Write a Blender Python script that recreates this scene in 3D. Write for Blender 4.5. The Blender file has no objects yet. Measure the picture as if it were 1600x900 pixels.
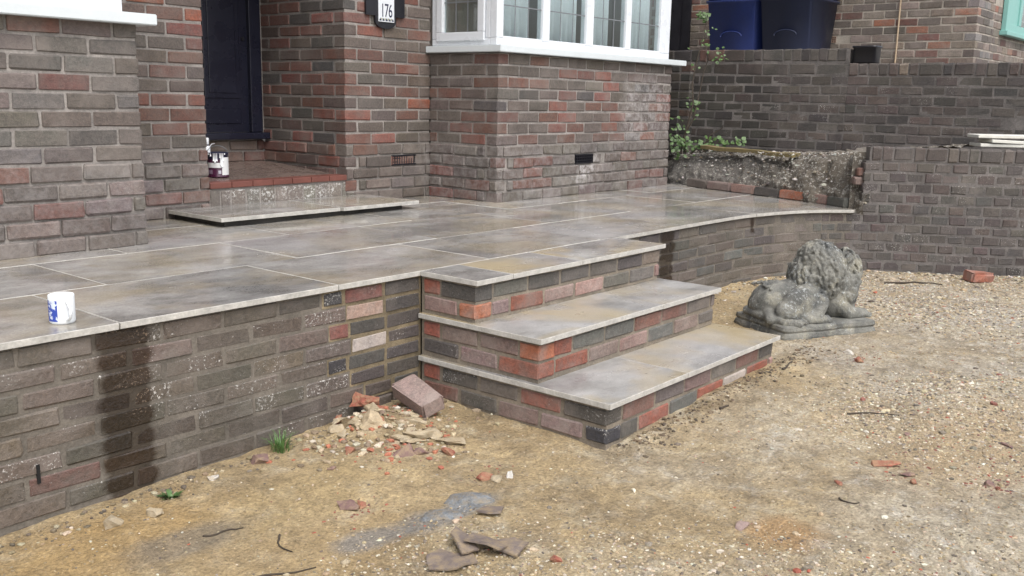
import bpy, bmesh, math, random
import numpy as np
from mathutils import Vector, Matrix, noise
from math import radians as rad

scene = bpy.context.scene
C = scene.collection
RND = random.Random(7)

# ------------------------------------------------------------------ camera
cam_d = bpy.data.cameras.new("camera")
cam_o = bpy.data.objects.new("camera", cam_d); C.objects.link(cam_o)
yaw, pitch, roll = 0.884668, 0.195931, 0.0215
fw = Vector((math.sin(yaw)*math.cos(pitch), math.cos(yaw)*math.cos(pitch), -math.sin(pitch)))
rt = Vector((math.cos(yaw), -math.sin(yaw), 0)); up = rt.cross(fw)
rt2 = rt*math.cos(roll)+up*math.sin(roll); up2 = -rt*math.sin(roll)+up*math.cos(roll)
M = Matrix((rt2, up2, -fw)).transposed().to_4x4()
M.translation = Vector((-2.72914, -2.71618, 1.23645))
cam_o.matrix_world = M
cam_d.sensor_fit = 'HORIZONTAL'; cam_d.sensor_width = 36.0; cam_d.lens = 1487.7255/1600*36
cam_d.clip_start = 0.05; cam_d.clip_end = 1000
scene.camera = cam_o

# ------------------------------------------------------------------ sky, sun, exposure
SUN_EL, SUN_AZ = rad(56), rad(205)          # azimuth clockwise from +Y
world = bpy.data.worlds.new("World"); scene.world = world; world.use_nodes = True
wt = world.node_tree; wt.nodes.clear()
sky = wt.nodes.new('ShaderNodeTexSky'); sky.sky_type = 'NISHITA'; sky.sun_disc = False
sky.sun_elevation = SUN_EL; sky.sun_rotation = SUN_AZ
sky.air_density = 1.0; sky.dust_density = 4.0; sky.ozone_density = 1.0
hs = wt.nodes.new('ShaderNodeHueSaturation'); hs.inputs['Saturation'].default_value = 0.5
bg = wt.nodes.new('ShaderNodeBackground'); bg.inputs['Strength'].default_value = 0.15
wo = wt.nodes.new('ShaderNodeOutputWorld')
wt.links.new(sky.outputs[0], hs.inputs['Color']); wt.links.new(hs.outputs[0], bg.inputs[0]); wt.links.new(bg.outputs[0], wo.inputs[0])
sun_d = bpy.data.lights.new("sun", 'SUN'); sun_d.energy = 0.75; sun_d.angle = rad(50); sun_d.color = (1, .985, .965)
sun_o = bpy.data.objects.new("sun", sun_d); C.objects.link(sun_o)
sd = Vector((math.sin(SUN_AZ)*math.cos(SUN_EL), math.cos(SUN_AZ)*math.cos(SUN_EL), math.sin(SUN_EL)))
sun_o.rotation_euler = sd.to_track_quat('Z', 'Y').to_euler()
scene.view_settings.view_transform = 'Standard'; scene.view_settings.look = 'None'
scene.view_settings.gamma = 1.0; scene.view_settings.use_curve_mapping = False
scene.view_settings.exposure = 0.9

# ------------------------------------------------------------------ node helpers and materials
class NT:
    def __init__(s, name):
        s.m = bpy.data.materials.new(name); s.m.use_nodes = True
        s.t = s.m.node_tree; s.t.nodes.clear()
        s.out = s.t.nodes.new('ShaderNodeOutputMaterial')
    def n(s, typ, **kw):
        nd = s.t.nodes.new(typ)
        for k, v in kw.items():
            if k.startswith('_'): setattr(nd, k[1:], v)
            else: s.set(nd, k, v)
        return nd
    def set(s, nd, k, v):
        key = int(k[1:]) if (k[0] == 'i' and k[1:].isdigit()) else k.replace('__', ' ')
        inp = nd.inputs[key]
        if isinstance(v, bpy.types.NodeSocket): s.t.links.new(v, inp)
        elif isinstance(v, bpy.types.Node): s.t.links.new(v.outputs[0], inp)
        else:
            if isinstance(v, (tuple, list)) and len(v) == 3 and inp.type == 'RGBA': v = (*v, 1)
            inp.default_value = v
    def pos(s): return s.n('ShaderNodeNewGeometry').outputs['Position']
    def objco(s): return s.n('ShaderNodeTexCoord').outputs['Object']
    def noise(s, vec, scale, detail=4, rough=.55, dist=0.0):
        return s.n('ShaderNodeTexNoise', Vector=vec, Scale=scale, Detail=detail, Roughness=rough, Distortion=dist).outputs[0]
    def ramp(s, v, a, b, lo=0.0, hi=1.0):
        return s.n('ShaderNodeMapRange', i0=v, i1=a, i2=b, i3=lo, i4=hi).outputs[0]
    def mix(s, f, a, b, mode='MIX'):
        nd = s.t.nodes.new('ShaderNodeMix'); nd.data_type = 'RGBA'; nd.blend_type = mode; nd.clamp_factor = True
        for i, v in ((0, f), (6, a), (7, b)): s.set(nd, 'i%d' % i, v)
        return nd.outputs[2]
    def math(s, op, a, b=0.0, c=None):
        nd = s.t.nodes.new('ShaderNodeMath'); nd.operation = op
        s.set(nd, 'i0', a); s.set(nd, 'i1', b)
        if c is not None: s.set(nd, 'i2', c)
        return nd.outputs[0]
    def grey(s, v): return s.n('ShaderNodeCombineColor', i0=v, i1=v, i2=v).outputs[0]
    def bump(s, h, strength=.5, dist=.005, nrm=None):
        nd = s.n('ShaderNodeBump', Height=h, Strength=strength, Distance=dist)
        if nrm is not None: s.set(nd, 'Normal', nrm)
        return nd.outputs[0]
    def done(s, col, rough=.7, normal=None, **kw):
        b = s.n('ShaderNodeBsdfPrincipled'); s.set(b, 'Base Color', col); s.set(b, 'Roughness', rough)
        if normal is not None: s.set(b, 'Normal', normal)
        for k, v in kw.items(): s.set(b, k, v)
        s.t.links.new(b.outputs[0], s.out.inputs[0])
        return s.m
    def box(s, vec, lo, hi, soft, warp=None, widen=None):
        """soft mask of an axis-aligned region in world coordinates; lo/hi entries may be None"""
        sp = s.n('ShaderNodeSeparateXYZ', Vector=vec); res = None
        for i in range(3):
            for lim, sign in ((lo[i], 1), (hi[i], -1)):
                if lim is None: continue
                v = sp.outputs[i]
                if warp is not None: v = s.math('ADD', v, warp)
                d = s.math('SUBTRACT', v, lim) if sign == 1 else s.math('SUBTRACT', lim, v)
                if widen is not None and i == 0: d = s.math('ADD', d, widen)
                m = s.ramp(d, -soft, soft)
                res = m if res is None else s.math('MULTIPLY', res, m)
        return res
    def disc(s, vec, x, y, rx, ry, soft, warp=None):
        sp = s.n('ShaderNodeSeparateXYZ', Vector=vec)
        a = s.math('DIVIDE', s.math('SUBTRACT', sp.outputs[0], x), rx); b = s.math('DIVIDE', s.math('SUBTRACT', sp.outputs[1], y), ry)
        r = s.math('SQRT', s.math('ADD', s.math('MULTIPLY', a, a), s.math('MULTIPLY', b, b)))
        if warp is not None: r = s.math('ADD', r, warp)
        return s.ramp(r, 1+soft, 1-soft)

def stain_edge(m, p):
    """damp run: drifts a little from side to side, bulges on every brick and narrows at the joints"""
    z = m.n('ShaderNodeSeparateXYZ', Vector=p).outputs[2]
    bulge = m.math('ABSOLUTE', m.math('SINE', m.math('MULTIPLY', m.math('SUBTRACT', z, .518), math.pi/.0662)))
    drift = m.ramp(m.noise(p, 2.6, 2), .2, .8, -.035, .035)
    return m.math('ADD', drift, m.ramp(m.noise(p, 24, 3, .6), .2, .8, -.006, .006)), m.math('SUBTRACT', m.math('MULTIPLY', bulge, .016), .012)

def mat_brick(name, fleck=1.0, stains=(), bloom=(), wet=.0, lichen=0.0, flaky=(), darkened=()):
    m = NT(name); p = m.pos()
    oi = m.n('ShaderNodeObjectInfo'); col = oi.outputs['Color']; al = oi.outputs['Alpha']
    n1 = m.noise(p, 14, 5, .6); n2 = m.noise(p, 70, 4, .65); n3 = m.noise(p, 260, 3, .6); n4 = m.noise(p, 5, 3, .5, .6)
    lum = m.n('ShaderNodeRGBToBW', Color=col).outputs[0]
    gcol = m.mix(1.0, m.grey(lum), (1.18, 1.0, .88), 'MULTIPLY')
    c = m.mix(m.ramp(n1, .42, .66, 0, .75), col, m.mix(.55, col, gcol))
    c = m.mix(1.0, c, m.grey(m.ramp(n2, .25, .75, .62, 1.38)), 'MULTIPLY')
    c = m.mix(1.0, c, m.grey(m.ramp(n3, .25, .75, .75, 1.25)), 'MULTIPLY')
    c = m.mix(m.math('MULTIPLY', m.ramp(n4, .50, .72), .55), c, m.mix(1.0, gcol, (1.75, 1.75, 1.75), 'MULTIPLY'))
    c = m.mix(m.math('MULTIPLY', m.ramp(m.noise(p, 2.1, 5, .6, .5), .50, .70), .45), c, m.mix(1.0, c, (.5, .48, .46), 'MULTIPLY'))
    smear = m.math('MULTIPLY', m.math('MULTIPLY', m.ramp(m.noise(p, 3.4, 5, .7, .6), .52, .66), m.ramp(m.noise(p, 30, 5, .75), .36, .58)), .42)
    c = m.mix(smear, c, m.mix(.5, m.mix(1.0, gcol, (1.9, 1.9, 1.9), 'MULTIPLY'), (.20, .18, .16)))
    sp = m.noise(p, 120, 3, .75)
    oz = m.n('ShaderNodeSeparateXYZ', Vector=m.objco()).outputs[2]
    gate = m.math('MAXIMUM', m.ramp(m.noise(p, 7, 2), .46, .62), m.math('MULTIPLY', m.ramp(oz, .018, .030), m.ramp(m.noise(p, 5, 2), .40, .52)))
    fl = m.math('MULTIPLY', m.ramp(m.math('ADD', sp, m.math('MULTIPLY', al, .17)), .715, .755), m.math('MULTIPLY', gate, fleck))
    c = m.mix(fl, c, (.62, .6, .56))
    for (lo, hi, amt) in bloom:
        w = m.ramp(m.noise(p, 3.5, 4), 0, 1, -.14, .14)
        bm = m.math('MULTIPLY', m.box(p, lo, hi, .06, w), m.ramp(m.noise(p, 22, 5, .7), .40, .62, 0, amt))
        c = m.mix(bm, c, (.46, .44, .43))
    for (lo, hi, amt) in flaky:
        bm = m.math('MULTIPLY', m.box(p, lo, hi, .03), m.math('MULTIPLY', m.ramp(m.noise(p, 75, 4, .7), .53, .57, 0, amt), m.ramp(m.noise(p, 11, 3), .40, .56)))
        c = m.mix(bm, c, (.62, .61, .58))
    if lichen:
        c = m.mix(m.math('MULTIPLY', m.ramp(m.noise(p, 3.2, 5, .65), .5, .66), lichen), c, (.105, .10, .082))
    rough = m.ramp(n2, .3, .7, .62-wet, .88-wet)
    for (lo, hi) in darkened:
        sm = m.box(p, lo, hi, .12, m.ramp(m.noise(p, 2.5, 5, .65), .2, .8, -.35, .35))
        c = m.mix(m.math('MULTIPLY', sm, .75), c, m.mix(1.0, c, (.42, .45, .42), 'MULTIPLY'))  # darkens the bricks inside the region, with noisy edges
    for (lo, hi) in stains:
        w, wd = stain_edge(m, p)
        sm = m.box(p, lo, hi, .011, w, wd)
        c = m.mix(m.math('MULTIPLY', sm, .93), c, m.mix(1.0, c, (.22, .145, .09), 'MULTIPLY'))
        rough = m.math('SUBTRACT', rough, m.math('MULTIPLY', sm, .25))
    hgt = m.math('ADD', m.math('MULTIPLY', n2, .6), m.math('ADD', m.math('MULTIPLY', n3, .3), m.math('MULTIPLY', fl, .2)))
    return m.done(c, rough, m.bump(hgt, .7, .009))

def mat_mortar(name, col, stains=(), bloom=(), var=.35):
    m = NT(name); p = m.pos()
    n1 = m.noise(p, 7, 5, .65); n2 = m.noise(p, 90, 4, .7); n3 = m.noise(p, 2.2, 3)
    dk = tuple(v*(1-var) for v in col); lt = tuple(min(1, v*(1+var)) for v in col)
    c = m.mix(m.ramp(n1, .3, .7), dk, lt)
    c = m.mix(1.0, c, m.grey(m.ramp(n2, .25, .75, .7, 1.3)), 'MULTIPLY')
    c = m.mix(m.math('MULTIPLY', m.ramp(n3, .5, .72), .35), c, tuple(v*.55 for v in col))
    rough = .85
    for (lo, hi) in stains:
        w, wd = stain_edge(m, p)
        sm = m.box(p, lo, hi, .011, w, wd)
        c = m.mix(m.math('MULTIPLY', sm, .85), c, m.mix(1.0, c, (.22, .17, .12), 'MULTIPLY'))
        rough = m.math('SUBTRACT', rough, m.math('MULTIPLY', sm, .3))
    return m.done(c, rough, m.bump(m.math('ADD', m.math('MULTIPLY', n2, .7), m.math('MULTIPLY', n1, .6)), .7, .006))

def mat_plain(name, col, rough=.6, var=.15, scale=20, bump=.2, dist=.003, dust=0.0, **kw):
    m = NT(name); p = m.objco(); n1 = m.noise(p, scale, 4, .6); n2 = m.noise(p, scale*6, 3, .6)
    f = m.math('ADD', m.math('MULTIPLY', n1, .6), m.math('MULTIPLY', n2, .4))
    c = m.mix(m.ramp(f, .3, .7), tuple(v*(1-var) for v in col), tuple(min(1, v*(1+var)) for v in col))
    if dust: c = m.mix(m.math('MULTIPLY', m.ramp(m.noise(m.pos(), 34, 5, .7), .42, .62), dust), c, (.31, .235, .135))
    return m.done(c, m.ramp(n1, .3, .7, max(.02, rough-.08), min(1, rough+.08)), m.bump(f, bump, dist), **kw)

STAIN = (((-1.36, None, -.6), (-1.195, .2, .56)),)
STAIN_R = (((1.93, None, .12), (2.07, .2, .53)), ((2.98, None, .40), (3.03, .2, .56)))
B_HOUSE = mat_brick('house_brick', .25, bloom=(((3.10, None, .66), (3.36, None, .775), 1.3), ((3.75, None, .95), (4.6, None, 1.40), .5), ((2.1, None, .5), (4.6, None, .93), .24), ((-1.6, None, .5), (.5, None, .92), .15)))
B_RETAIN = mat_brick('retaining_brick', 1.0, stains=STAIN+STAIN_R, wet=.12, lichen=.4)
B_STEP = mat_brick('reclaimed_step_brick', .8, wet=.08)
B_DARK = mat_brick('dark_weathered_brick', .7, lichen=.25, darkened=(((4.6, .75, .5), (5.4, 2.6, 1.66)),))
B_NEIGH = mat_brick('neighbour_brick', .15)
B_FLAKE = mat_brick('painted_riser', .3, flaky=(((.5, None, .5), (1.44, None, .72), .9),))
M_HOUSE = mat_mortar('house_mortar', (.25, .228, .208))
M_RETAIN = mat_mortar('retaining_mortar', (.138, .121, .10), stains=STAIN+STAIN_R)
M_OCHRE = mat_mortar('ochre_mortar', (.185, .148, .092), var=.5)
M_STEP = mat_mortar('step_mortar', (.21, .178, .138))
M_DARK = mat_mortar('dark_mortar', (.128, .116, .108), var=.5)
M_NEIGH = mat_mortar('neighbour_mortar', (.36, .32, .27))

def mat_slab(name, ochre, r0, r1, lift):
    m = NT(name); p = m.pos()
    oi = m.n('ShaderNodeObjectInfo'); rnd = oi.outputs['Random']
    off = m.n('ShaderNodeVectorMath', _operation='ADD', i0=p, i1=m.n('ShaderNodeCombineXYZ', i0=m.math('MULTIPLY', rnd, 37.0), i1=m.math('MULTIPLY', rnd, 17.0)).outputs[0]).outputs[0]
    st = m.n('ShaderNodeVectorMath', _operation='MULTIPLY', i0=off, i1=(1.0, 1.5, 1.0)).outputs[0]
    a = m.noise(st, 2.6, 8, .68, .35); b = m.noise(st, 11, 7, .7, .2); f = m.noise(p, 160, 3, .6)
    c = m.mix(m.ramp(a, .37, .63), tuple(v*lift for v in (.155, .15, .142)), tuple(v*lift for v in (.36, .352, .335)))
    c = m.mix(m.ramp(b, .5, .72, 0, .5), c, (.14, .125, .108))
    c = m.mix(m.ramp(m.noise(off, 1.8, 4, .6, .5), .44, .60, 0, ochre), c, (.37, .295, .165))
    c = m.mix(m.ramp(m.noise(p, 1.4, 3), .5, .72, 0, .45), c, (.40, .40, .41))
    c = m.mix(1.0, c, m.grey(m.ramp(f, .3, .7, .85, 1.15)), 'MULTIPLY')
    grit = m.ramp(m.noise(p, 60, 2, .7), .70, .74)
    c = m.mix(m.math('MULTIPLY', grit, m.ramp(m.noise(p, 3, 2), .5, .6)), c, (.07, .055, .04))
    wetm = m.ramp(m.noise(p, 2.3, 5, .6, .3), .38, .66)
    r = m.math('ADD', m.ramp(wetm, 0, 1, r0, r1), m.ramp(b, .3, .7, -.01, .04))
    h = m.math('ADD', m.math('MULTIPLY', b, .5), m.math('MULTIPLY', f, .12))
    return m.done(c, r, m.bump(h, .12, .003))
SLAB = mat_slab('wet_paving_slab', .36, .05, .26, 1.03); SLAB_T = mat_slab('damp_tread_slab', .8, .16, .42, 1.08)
SLAB_EDGE = mat_plain('slab_cut_edge', (.42, .405, .37), .6, .32, 22, .5, .004)
def mat_grout():
    m = NT('pale_grout'); p = m.pos()
    g = m.ramp(m.noise(p, 2.6, 4, .6, .3), .40, .58); f = m.noise(p, 60, 3, .7)
    c = m.mix(g, (.19, .18, .165), (.50, .48, .46)); c = m.mix(1.0, c, m.grey(m.ramp(f, .25, .75, .6, 1.3)), 'MULTIPLY')
    return m.done(c, .6, m.bump(f, .5, .003))
GROUT = mat_grout()
WHITE_PVC = mat_plain('white_pvc', (.66, .69, .72), .28, .02, 5, .02)
SILL_W = mat_plain('white_sill', (.60, .64, .65), .35, .05, 6, .03)
DOORB = mat_plain('dark_blue_gloss', (.013, .014, .026), .28, .12, 6, .05)
BLACK = mat_plain('black_paint', (.012, .012, .016), .35, .2, 8, .1)
HOLLOW_DARK = mat_plain('painted_hollow_dark', (.006, .006, .006), .9, .1, 8)  # near-black paint for the shade inside the wall gap and grille holes
LEAD = mat_plain('lead_came', (.16, .17, .18), .45, .1, 30)
ROOM = mat_plain('room_plaster', (.25, .22, .19), .9, .05, 4)
TILE_RED = mat_plain('red_quarry_tile', (.155, .056, .042), .45, .25, 14, .3)
PORCH = mat_plain('porch_floor', (.15, .115, .10), .28, .35, 9, .3)
CURT = mat_plain('pale_curtain', (.78, .81, .84), .85, .06, 8)
BINB = mat_plain('blue_bin_plastic', (.018, .035, .155), .45, .12, 7, .1)
BING = mat_plain('dark_bin_plastic', (.020, .027, .062), .45, .12, 7, .1)
TEAL = mat_plain('turquoise_paint', (.21, .43, .39), .4, .05, 8, .05)
CREAM = mat_plain('cream_mortar_chunk', (.40, .335, .235), .85, .25, 60, .8, .008, dust=.6)
REDF = mat_plain('red_brick_fragment', (.27, .088, .058), .85, .3, 60, .8, .008, dust=.6)
PURP = mat_plain('purple_brick_fragment', (.17, .10, .095), .85, .25, 60, .8, .008, dust=.6)
MAUVE = mat_plain('mauve_brick', (.26, .19, .17), .8, .25, 30, .6, .006, dust=.6)
SLATE = mat_plain('grey_brown_felt', (.155, .125, .11), .7, .22, 40, .6, .006, dust=.6)
CEMENT = mat_plain('blue_grey_cement', (.185, .20, .21), .75, .55, 30, 1.0, .02, dust=.6)
TWIG = mat_plain('twig_bark', (.05, .038, .027), .85, .3, 60, .5)
PALEST = mat_plain('pale_stone', (.52, .50, .46), .8, .15, 60, .6, .006, dust=.6)
WOODG = mat_plain('mossy_board', (.16, .125, .055), .8, .4, 25, .6)
PALEBOARD = mat_plain('pale_stone_offcut', (.62, .61, .55), .6, .12, 20, .3)

def mat_glass():
    m = NT('window_glass')
    lw = m.n('ShaderNodeLayerWeight', Blend=.5); fr = m.math('MULTIPLY_ADD', m.math('POWER', lw.outputs['Facing'], 3.5), .75, .05)
    g = m.n('ShaderNodeBsdfGlossy', Roughness=.01, Color=(1, 1, 1)); t = m.n('ShaderNodeBsdfTransparent', Color=(.86, .9, .9))
    mx = m.n('ShaderNodeMixShader', i0=fr, i1=t.outputs[0], i2=g.outputs[0])
    m.t.links.new(mx.outputs[0], m.out.inputs[0]); return m.m
GLASS = mat_glass()

def mat_leaf(name, col, rough=.5):
    m = NT(name); p = m.pos(); n1 = m.noise(p, 30, 3)
    at = m.n('ShaderNodeAttribute', _attribute_name='tint')
    c = m.mix(m.ramp(n1, .3, .7), tuple(v*.7 for v in col), tuple(v*1.3 for v in col))
    c = m.mix(.5, c, at.outputs['Color'], 'MULTIPLY')
    return m.done(c, rough, **{'Subsurface Weight': 0.0})
LEAF = mat_leaf('leaf_green', (.06, .11, .034)); GRASSM = mat_leaf('grass_green', (.09, .17, .05))

def mat_ground():
    m = NT('sandy_ground'); p = m.pos()
    big = m.noise(p, .9, 5, .6, .4); mid = m.noise(p, 4.2, 6, .65, .5); sm = m.noise(p, 22, 5, .7); fine = m.noise(p, 95, 4, .7); grit = m.noise(p, 300, 3, .7)
    sp = m.n('ShaderNodeSeparateXYZ', Vector=p); x, y = sp.outputs[0], sp.outputs[1]
    sand = m.mix(m.ramp(mid, .32, .68), (.23, .17, .092), (.42, .32, .175))
    # gravelly band: towards the street (low y) and right
    gk = m.math('ADD', m.math('MULTIPLY', y, -.62), m.math('ADD', m.math('MULTIPLY', x, .10), m.ramp(big, .25, .75, -.75, .75)))
    gm = m.ramp(gk, .55, 1.25)
    gravel = m.mix(m.ramp(sm, .3, .7), (.275, .24, .178), (.47, .42, .33))
    c = m.mix(m.math('MULTIPLY', gm, .75), sand, gravel)
    gb = m.ramp(m.math('ADD', m.math('MULTIPLY', x, .35), m.ramp(m.noise(p, 1.7, 4, .6), .2, .8, -.6, .6)), .55, 1.0)
    c = m.mix(m.math('MULTIPLY', m.math('MULTIPLY', gb, gm), .6), c, (.33, .305, .27))
    # muddy darker streaks
    c = m.mix(m.ramp(m.noise(p, 2.4, 6, .7, .8), .50, .68, 0, .7), c, (.15, .11, .062))
    c = m.mix(m.ramp(m.noise(p, 6.5, 5, .7, .6), .52, .70, 0, .6), c, (.44, .385, .27))
    c = m.mix(m.math('MULTIPLY', m.ramp(m.noise(p, 13, 5, .7, .4), .52, .66), m.ramp(gm, 0, 1, .15, .6)), c, (.50, .47, .41))
    # yellow clay patches, left foreground
    wl = m.ramp(mid, .2, .8, -.45, .45)
    for (cx, cy, rx, ry, col, amt) in ((-1.50, -.28, .35, .22, (.34, .225, .09), .7), (-1.25, -.75, .42, .2, (.36, .26, .13), .6), (-.95, -.42, .3, .16, (.35, .26, .125), .5),
                                       (-.05, -1.9, .0, .0, None, 0), (-.215, -1.69, .115, .105, (.35, .215, .095), .75), (.9, -1.95, .5, .22, (.34, .24, .125), .5),
                                       (-.66, -.87, .10, .06, (.20, .215, .225), .9), (-.82, -.86, .10, .07, (.185, .185, .18), .75), (-1.02, -.80, .11, .06, (.21, .205, .195), .7), (-1.36, -.42, .18, .08, (.16, .145, .12), .6)):
        if col is None: continue
        c = m.mix(m.math('MULTIPLY', m.disc(p, cx, cy, rx, ry, .35, wl), amt), c, col)
    c = m.mix(1.0, c, m.grey(m.ramp(fine, .25, .75, .45, 1.55)), 'MULTIPLY')
    c = m.mix(1.0, c, m.grey(m.ramp(sm, .25, .75, .72, 1.28)), 'MULTIPLY')
    fl = m.math('MULTIPLY', m.ramp(m.noise(p, 190, 2, .7), .69, .73), m.ramp(mid, .35, .65, .15, .8))
    c = m.mix(fl, c, (.66, .62, .53))
    dk = m.ramp(m.noise(p, 75, 3, .7), .69, .73)
    c = m.mix(m.math('MULTIPLY', dk, .75), c, (.055, .045, .035))
    h = m.math('ADD', m.math('MULTIPLY', sm, 1.0), m.math('ADD', m.math('MULTIPLY', fine, .55), m.math('MULTIPLY', grit, .25)))
    r = m.ramp(mid, .35, .65, .62, .9)
    return m.done(c, r, m.bump(h, .9, .016))
GROUND = mat_ground()

def mat_vcol(name, rough=.75, bump=.4):
    m = NT(name); p = m.pos(); at = m.n('ShaderNodeAttribute', _attribute_name='tint'); n = m.noise(p, 200, 3)
    c = m.mix(1.0, at.outputs['Color'], m.grey(m.ramp(n, .3, .7, .75, 1.25)), 'MULTIPLY')
    return m.done(c, rough, m.bump(n, bump, .003))
STONES = mat_vcol('mixed_gravel')

def mat_soil():
    m = NT('stony_bank'); p = m.pos(); a = m.noise(p, 7, 6, .7, .4); b = m.noise(p, 45, 4, .7); f = m.noise(p, 160, 3, .7)
    sp = m.n('ShaderNodeSeparateXYZ', Vector=p)
    c = m.mix(m.ramp(a, .3, .7), (.10, .088, .072), (.22, .19, .15))
    conc = m.math('MULTIPLY', m.ramp(sp.outputs[1], .2, .8), m.ramp(a, .3, .6, .45, .9))
    c = m.mix(conc, c, (.185, .175, .16))
    c = m.mix(m.ramp(b, .54, .60), c, m.mix(m.ramp(f, .4, .6), (.23, .21, .18), (.50, .48, .43)))
    c = m.mix(1.0, c, m.grey(m.ramp(f, .25, .75, .6, 1.4)), 'MULTIPLY')
    return m.done(c, .9, m.bump(m.math('ADD', b, m.math('MULTIPLY', f, .5)), 1.0, .02))
SOIL = mat_soil()

def mat_lion():
    m = NT('weathered_cast_stone'); p = m.pos(); a = m.noise(p, 9, 6, .65, .5); b = m.noise(p, 60, 4, .7); f = m.noise(p, 220, 3)
    geo = m.n('ShaderNodeNewGeometry'); nz = m.n('ShaderNodeSeparateXYZ', Vector=geo.outputs['Normal']).outputs[2]
    c = m.mix(m.ramp(a, .33, .66), (.10, .101, .092), (.255, .25, .218))
    c = m.mix(m.ramp(m.noise(p, 5, 4), .52, .7, 0, .8), c, (.06, .066, .07))
    c = m.mix(m.ramp(m.noise(p, 12, 4), .52, .68, 0, .7), c, (.33, .31, .24))
    lich = m.math('MULTIPLY', m.ramp(b, .55, .62), m.ramp(m.noise(p, 6, 3), .45, .6, 0, .8))
    c = m.mix(lich, c, (.42, .44, .43))
    c = m.mix(1.0, c, m.grey(m.ramp(f, .25, .75, .75, 1.25)), 'MULTIPLY')
    return m.done(c, .85, m.bump(m.math('ADD', b, m.math('MULTIPLY', f, .5)), .9, .012))
LION = mat_lion()

def mat_brickwall_tex(name):
    """far, out-of-view upper storeys: brick courses given by the material"""
    m = NT(name); p = m.pos()
    sp = m.n('ShaderNodeSeparateXYZ', Vector=p)
    v = m.n('ShaderNodeCombineXYZ', i0=m.math('ADD', sp.outputs[0], sp.outputs[1]), i1=sp.outputs[2], i2=0.0).outputs[0]
    b = m.n('ShaderNodeTexBrick', Vector=v, Color1=(.13, .11, .10), Color2=(.21, .085, .06), Mortar=(.30, .275, .25), Scale=1.0)
    b.inputs['Mortar Size'].default_value = .012; b.inputs['Brick Width'].default_value = .225; b.inputs['Row Height'].default_value = .077
    return m.done(b.outputs[0], .8, m.bump(m.noise(p, 80, 4), .4, .004))
BRICKTEX = mat_brickwall_tex('upper_storey_brick')

# ------------------------------------------------------------------ mesh / object helpers
def link(name, me, mat=None, parent=None, loc=None):
    o = bpy.data.objects.new(name, me); C.objects.link(o)
    if me is not None and mat is not None:
        for mm in (mat if isinstance(mat, (list, tuple)) else [mat]): me.materials.append(mm)
    if parent is not None: o.parent = parent
    if loc is not None: o.location = loc
    return o
def tag(o, label, cat, group=None, kind=None):
    if label: o['label'] = label
    if cat: o['category'] = cat
    if group: o['group'] = group
    if kind: o['kind'] = kind
    return o
def empty(name, loc, label=None, cat=None, group=None, rz=0.0):
    o = bpy.data.objects.new(name, None); C.objects.link(o); o.location = loc; o.rotation_euler = (0, 0, rz)
    o.empty_display_size = .1
    return tag(o, label, cat, group)
def struct(o): o['kind'] = 'structure'; return o
def me_from(bm, name, smooth=False):
    me = bpy.data.meshes.new(name); bm.normal_update(); bm.to_mesh(me); bm.free()
    if smooth:
        me.polygons.foreach_set('use_smooth', [True]*len(me.polygons))
    return me
def add_box(bm, lo, hi, mi=0):
    x0, y0, z0 = lo; x1, y1, z1 = hi
    v = [bm.verts.new(c) for c in ((x0, y0, z0), (x1, y0, z0), (x1, y1, z0), (x0, y1, z0), (x0, y0, z1), (x1, y0, z1), (x1, y1, z1), (x0, y1, z1))]
    for f in ((0, 3, 2, 1), (4, 5, 6, 7), (0, 1, 5, 4), (1, 2, 6, 5), (2, 3, 7, 6), (3, 0, 4, 7)):
        bm.faces.new([v[i] for i in f]).material_index = mi
    return v
def box_obj(name, lo, hi, mat, parent=None, bevel=0.0):
    bm = bmesh.new(); add_box(bm, lo, hi)
    if bevel: bmesh.ops.bevel(bm, geom=list(bm.edges), offset=bevel, segments=2, affect='EDGES', profile=.6)
    return link(name, me_from(bm, name), mat, parent)
def prism(bm, poly, z0, z1, mi_top=0, mi_side=0):
    b = [bm.verts.new((x, y, z0)) for x, y in poly]; t = [bm.verts.new((x, y, z1)) for x, y in poly]
    bm.faces.new(t).material_index = mi_top; bm.faces.new(b[::-1]).material_index = mi_side
    n = len(poly)
    for i in range(n): bm.faces.new((b[i], b[(i+1) % n], t[(i+1) % n], t[i])).material_index = mi_side
def tube(bm, pts, radii, seg=6, cap=True):
    rings = []
    for i, p in enumerate(pts):
        p = Vector(p); a = Vector(pts[max(0, i-1)]); b = Vector(pts[min(len(pts)-1, i+1)]); t = (b-a).normalized()
        s = t.cross(Vector((0, 0, 1)) if abs(t.z) < .9 else Vector((1, 0, 0))).normalized(); q = s.cross(t)
        r = radii[i] if isinstance(radii, (list, tuple)) else radii
        rings.append([bm.verts.new(p+s*math.cos(2*math.pi*k/seg)*r+q*math.sin(2*math.pi*k/seg)*r) for k in range(seg)])
    for a, b in zip(rings, rings[1:]):
        for k in range(seg): bm.faces.new((a[k], a[(k+1) % seg], b[(k+1) % seg], b[k]))
    if cap: bm.faces.new(rings[0]); bm.faces.new(rings[-1][::-1])
def lathe(bm, prof, seg=32, mi=0):
    rings = []
    for r, z in prof: rings.append([bm.verts.new((r*math.cos(2*math.pi*k/seg), r*math.sin(2*math.pi*k/seg), z)) for k in range(seg)])
    for a, b in zip(rings, rings[1:]):
        for k in range(seg): bm.faces.new((a[k], a[(k+1) % seg], b[(k+1) % seg], b[k])).material_index = mi
    return rings

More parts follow.
